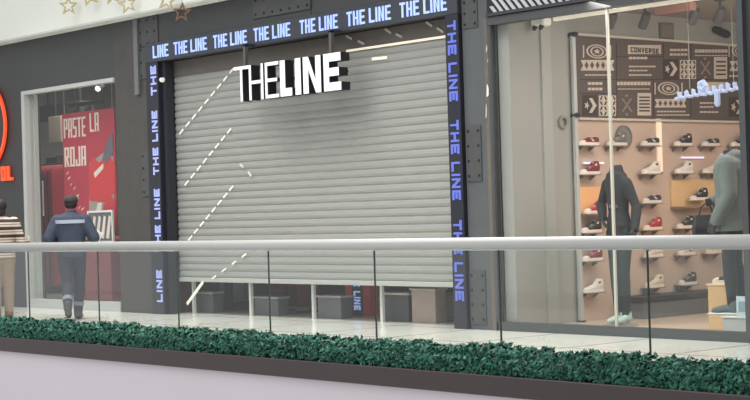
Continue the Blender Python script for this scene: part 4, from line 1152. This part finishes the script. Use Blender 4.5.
# ---- person in the striped top
sp_ = at(3.0, 322, z=0)
wom = empty('person', (sp_[0], sp_[1], 0), 'person in a brown and cream striped top and tan trousers at the left edge', 'person', rz=math.radians(58))
J2 = dict(hip=(0, 0, .92), chest=(0, .02, 1.32), neck=(0, .035, 1.45), head=(0, .07, 1.565),
          shoL=(-.18, .02, 1.36), elbL=(-.26, -.04, 1.10), wriL=(-.2, .18, 1.02), shoR=(.18, .02, 1.36), elbR=(.275, -.03, 1.10), wriR=(.34, .21, 1.06),
          palmL=(1, 0, -.2), palmR=(-1, 0, -.3), curl=.6,
          legL=(-.085, 0, .89), kneeL=(-.085, .05, .48), ankL=(-.08, -.02, .085), toeL=(-.09, .15, .04),
          legR=(.085, 0, .89), kneeR=(.085, .07, .48), ankR=(.08, .10, .085), toeR=(.09, .27, .04))
voxel(figure(MB(), J2).build('body', skin, wom), .0075)
voxel(figure(MB(), J2, infl=.026, head=False, legs=False, hands=False, feet=False, hem=.88).build('striped_top', stripe_mat(), wom), .010, 3)
mb = figure(MB(), J2, infl=.022, torso=False, head=False, arms=False, hands=False, feet=False); mb.ell((0, 0, .9), (.18, .135, .10), 18, 10)
voxel(mb.build('trousers', mat('tan_trousers', (150, 128, 112), .85, noise=.12, nscale=10, bump=.3), wom), .011, 3)
for k in 'LR':
    mb = MB(); shoe_on(mb, J2['ank'+k], J2['toe'+k], .92); voxel(mb.build('shoe', mat('shoe_brown', (84, 66, 58), .6), wom), .008)
hC = Vector(J2['head'])
mb = MB(); mb.ell((hC.x, hC.y-.03, hC.z+.03), (.092, .102, .098), 18, 12); mb.ell((hC.x, hC.y-.06, hC.z-.05), (.075, .06, .08), 16, 10)
voxel(mb.build('hair', mat('hair_black', (36, 30, 30), .7, noise=.2, nscale=40), wom), .008)
for s in (-1, 1): MB().ell((hC.x+s*.032, hC.y+.075, hC.z+.008), (.012, .009, .009), 10, 7).build('eye', mat('eye_white', (225, 222, 216)), wom, smooth=True)
c = Vector(J2['wriR'])+Vector((.0, .10, .03)); R58 = Matrix.Rotation(math.radians(58), 3, 'Z'); q = R58 @ c+Vector((sp_[0], sp_[1], 0))
o = empty('paper_cup', q, 'white paper cup held by the person in the striped top', 'cup')
MB().tube([(0, 0, -.05), (0, 0, .06)], [.03, .04], 16, dome=False).build('cup_body', M['white'], o)
MB().tube([(0, 0, .06), (0, 0, .07)], [.043, .041], 16, dome=False).build('cup_lid', M['cream'], o)

# ---- mannequins
M1S = 1.05
mk = mat('mannequin_black', (52, 54, 56), .4, noise=.1)
coat = mat('coat_charcoal', (40, 41, 44), .75, noise=.2, nscale=10, bump=.4)
legg = mat('leggings_green_black', (36, 46, 46), .7, noise=.2, nscale=10)
m1 = at(622.5, 324, z=.05)
mn = empty('mannequin', (m1[0], m1[1], .055), 'headless mannequin in a charcoal coat and dark leggings standing on the shop floor', 'mannequin', rz=math.radians(180+2))
mn.scale = (.98, .98, 1.055)
J3 = dict(slim=.80, armr=.82, hip=(0, 0, 1.0), chest=(0, .02, 1.42), neck=(0, .03, 1.58), head=(0, 0, 0),
          shoL=(-.135, .02, 1.45), elbL=(-.225, -.03, 1.20), wriL=(-.255, .05, .97), shoR=(.135, .02, 1.45), elbR=(.315, -.08, 1.24), wriR=(.17, .08, 1.10),
          palmL=(1, 0, 0), palmR=(-1, -.3, 0), curl=.4,
          legL=(-.08, 0, .95), kneeL=(-.065, .02, .52), ankL=(-.045, -.03, .085), toeL=(-.06, .13, .035),
          legR=(.08, 0, .95), kneeR=(.055, .03, .52), ankR=(.03, .02, .085), toeR=(.04, .18, .035))
LR = (.082, .07, .054, .05, .034)
voxel(figure(MB(), J3, head=False, fem=True, neck_only=True, legr=LR).build('mannequin_body', mk, mn), .0075)
voxel(figure(MB(), J3, infl=.016, head=False, fem=True, legs=False, hands=False, feet=False, hem=.80).build('coat', coat, mn), .010, 3)
mb = MB(); mb.tube([(0, .02, 1.52), (0, .025, 1.60), (0, .03, 1.64)], [.098, .080, .066], 16, .95, dome=False); voxel(mb.build('collar', coat, mn), .009)
voxel(figure(MB(), J3, infl=.010, torso=False, head=False, arms=False, hands=False, feet=False, legr=LR).build('leggings', legg, mn), .009)
MB().tube([(0, .0, 1.20), (0, 0, 1.235)], [.128, .126], 20, .80, dome=False).build('belt', mat('belt_grey', (88, 90, 92), .4), mn)
for k in 'LR':
    mb = MB(); shoe_on(mb, J3['ank'+k], J3['toe'+k], .86); voxel(mb.build('shoe', mat('shoe_pale_teal', (170, 192, 188), .6), mn), .008)
base = MB().tube([(0, .03, -.023), (0, .03, -.008)], .2, 28, dome=False).build('base_plate', mat('base_glass', (150, 150, 146), .3), mn)
sw = MB()
# ---- mannequin 2
m2 = at(736, 314, y=.62)
mz = .03+.185+.012+.008
mn2 = empty('mannequin', (at(735, 314, y=.58)[0], .58, mz-.012), 'headless mannequin in a grey hooded jacket and black trousers standing on the white box', 'mannequin', rz=math.radians(90+24))
mn2.scale = (1.06, 1.06, 1.07)
hoodie = mat('grey_teal_hoodie', (108, 116, 112), .85, noise=.18, nscale=8, bump=.4)
J4 = dict(hip=(0, 0, .95), chest=(0, .0, 1.35), neck=(0, .0, 1.50), head=(0, 0, 0),
          shoL=(-.17, .0, 1.40), elbL=(-.235, -.04, 1.12), wriL=(-.215, .10, .89), shoR=(.17, .0, 1.40), elbR=(.225, .03, 1.14), wriR=(.08, .17, 1.08),
          palmL=(1, 0, -.2), palmR=(-1, 0, 0), curl=.7,
          legL=(-.085, 0, .92), kneeL=(-.085, .02, .50), ankL=(-.08, .0, .085), toeL=(-.085, .17, .035),
          legR=(.085, 0, .92), kneeR=(.085, .0, .50), ankR=(.08, -.08, .085), toeR=(.09, .09, .035))
voxel(figure(MB(), J4, head=False, neck_only=True, legr=LR).build('mannequin_body', mk, mn2), .0075)
mb = figure(MB(), J4, infl=.032, head=False, legs=False, hands=False, feet=False, hem=.78)
mb.ell((0, -.05, 1.47), (.115, .095, .075), 16, 10)
voxel(mb.build('hooded_jacket', hoodie, mn2), .010, 3)
mb = figure(MB(), J4, infl=.016, torso=False, head=False, arms=False, hands=False, feet=False, legr=LR); mb.ell((0, 0, .92), (.175, .13, .09), 18, 10)
voxel(mb.build('trousers', mat('black_trousers', (36, 38, 42), .8, noise=.2, nscale=10, bump=.3), mn2), .010, 3)
um, sm, lm, tm_ = shoe_mats('teal')
for k in 'LR':
    an, to = Vector(J4['ank'+k]), Vector(J4['toe'+k])
    mb = MB(); shoe_on(mb, an, to, .95); sh_o = voxel(mb.build('sneaker', um, mn2), .008)
    mb = MB(); mb.tube([(an.x, an.y-.05, .007), (an.lerp(to, .5).x, an.lerp(to, .5).y, .007), (to.x, to.y+.03, .007)], [.05, .054, .046], 14, .3); mb.build('sole', sm, sh_o)
# tote bag hanging from the mannequin's forward hand
Rm = Matrix.Rotation(mn2.rotation_euler.z, 3, 'Z'); wl = Rm @ (Vector(J4['wriR'])+Vector((-.03, .09, -.04)))*1.06+Vector(mn2.location)
tb_ = empty('tote_bag', wl, 'black tote bag hanging from the hand of the mannequin in grey', 'bag', rz=math.radians(60))
MB().tube([(-.08, 0, -.11), (-.05, 0, -.02), (0, 0, .015), (.05, 0, -.02), (.08, 0, -.11)], .008, 8).build('bag_handle', M['black'], tb_)
MB().loft([[(-.13, -.05, -.34), (.13, -.05, -.34), (.13, .05, -.34), (-.13, .05, -.34)], [(-.14, -.055, -.24), (.14, -.055, -.24), (.14, .055, -.24), (-.14, .055, -.24)], [(-.11, -.02, -.10), (.11, -.02, -.10), (.11, .02, -.10), (-.11, .02, -.10)]]).build('bag_body', mat('bag_black', (44, 44, 48), .7), tb_)

# ================================================================== LIGHT, WORLD, CAMERA
w = bpy.data.worlds.new('world'); S.world = w; w.use_nodes = True
bg = w.node_tree.nodes['Background']; bg.inputs['Color'].default_value = (.97, .985, 1.0, 1); bg.inputs['Strength'].default_value = .70
def area(name, loc, target, sx_, sy_, power, col=(1, 1, 1), spread=180):
    l = bpy.data.lights.new(name, 'AREA'); l.shape = 'RECTANGLE'; l.size = sx_; l.size_y = sy_; l.energy = power; l.color = col; l.spread = math.radians(spread)
    o = bpy.data.objects.new(name, l); COL.objects.link(o); o.location = loc
    o.rotation_euler = (Vector(target)-Vector(loc)).to_track_quat('-Z', 'Y').to_euler(); return o
area('atrium_skylight', (6, -7.5, 9), (4, -1.5, 0), 14, 5, 500)
area('corridor_fill', (4, -1.9, 5.5), (4, -1.7, 0), 15, 1.4, 300, (1, 1, .98), 95)  # added area light above the corridor, brightens the floor
area('sneaker_shop_light', (10.2, 3.0, 3.58), (8.6, 3.0, 0), 3.0, 5.0, 205, (1, .90, .80))
area('sneaker_shop_front_light', (9.2, .9, 3.55), (8.2, 2.0, 0), 2.5, .8, 85, (1, .93, .85))
area('middle_shop_light', (3.3, 3.4, 3.9), (3.3, 3.4, 0), 5, 4, 20, (1, .97, .92))
area('sports_shop_light', (-4.2, 2.4, 3.95), (-4.2, 2.4, 0), 5, 3, 110, (1, .97, .93))

cd = bpy.data.cameras.new('camera'); cam = bpy.data.objects.new('camera', cd); COL.objects.link(cam)
cd.sensor_width = 36; cd.sensor_fit = 'HORIZONTAL'; cd.lens = F/750*36; cd.clip_end = 200
R = Matrix(((AX[0], -AX[1], -AX[2]), (AY[0], -AY[1], -AY[2]), (AZ[0], -AZ[1], -AZ[2])))
cam.matrix_world = Matrix.Translation(CAM) @ R.to_4x4()
S.camera = cam
S.view_settings.view_transform = 'Standard'
S.view_settings.look = 'None'
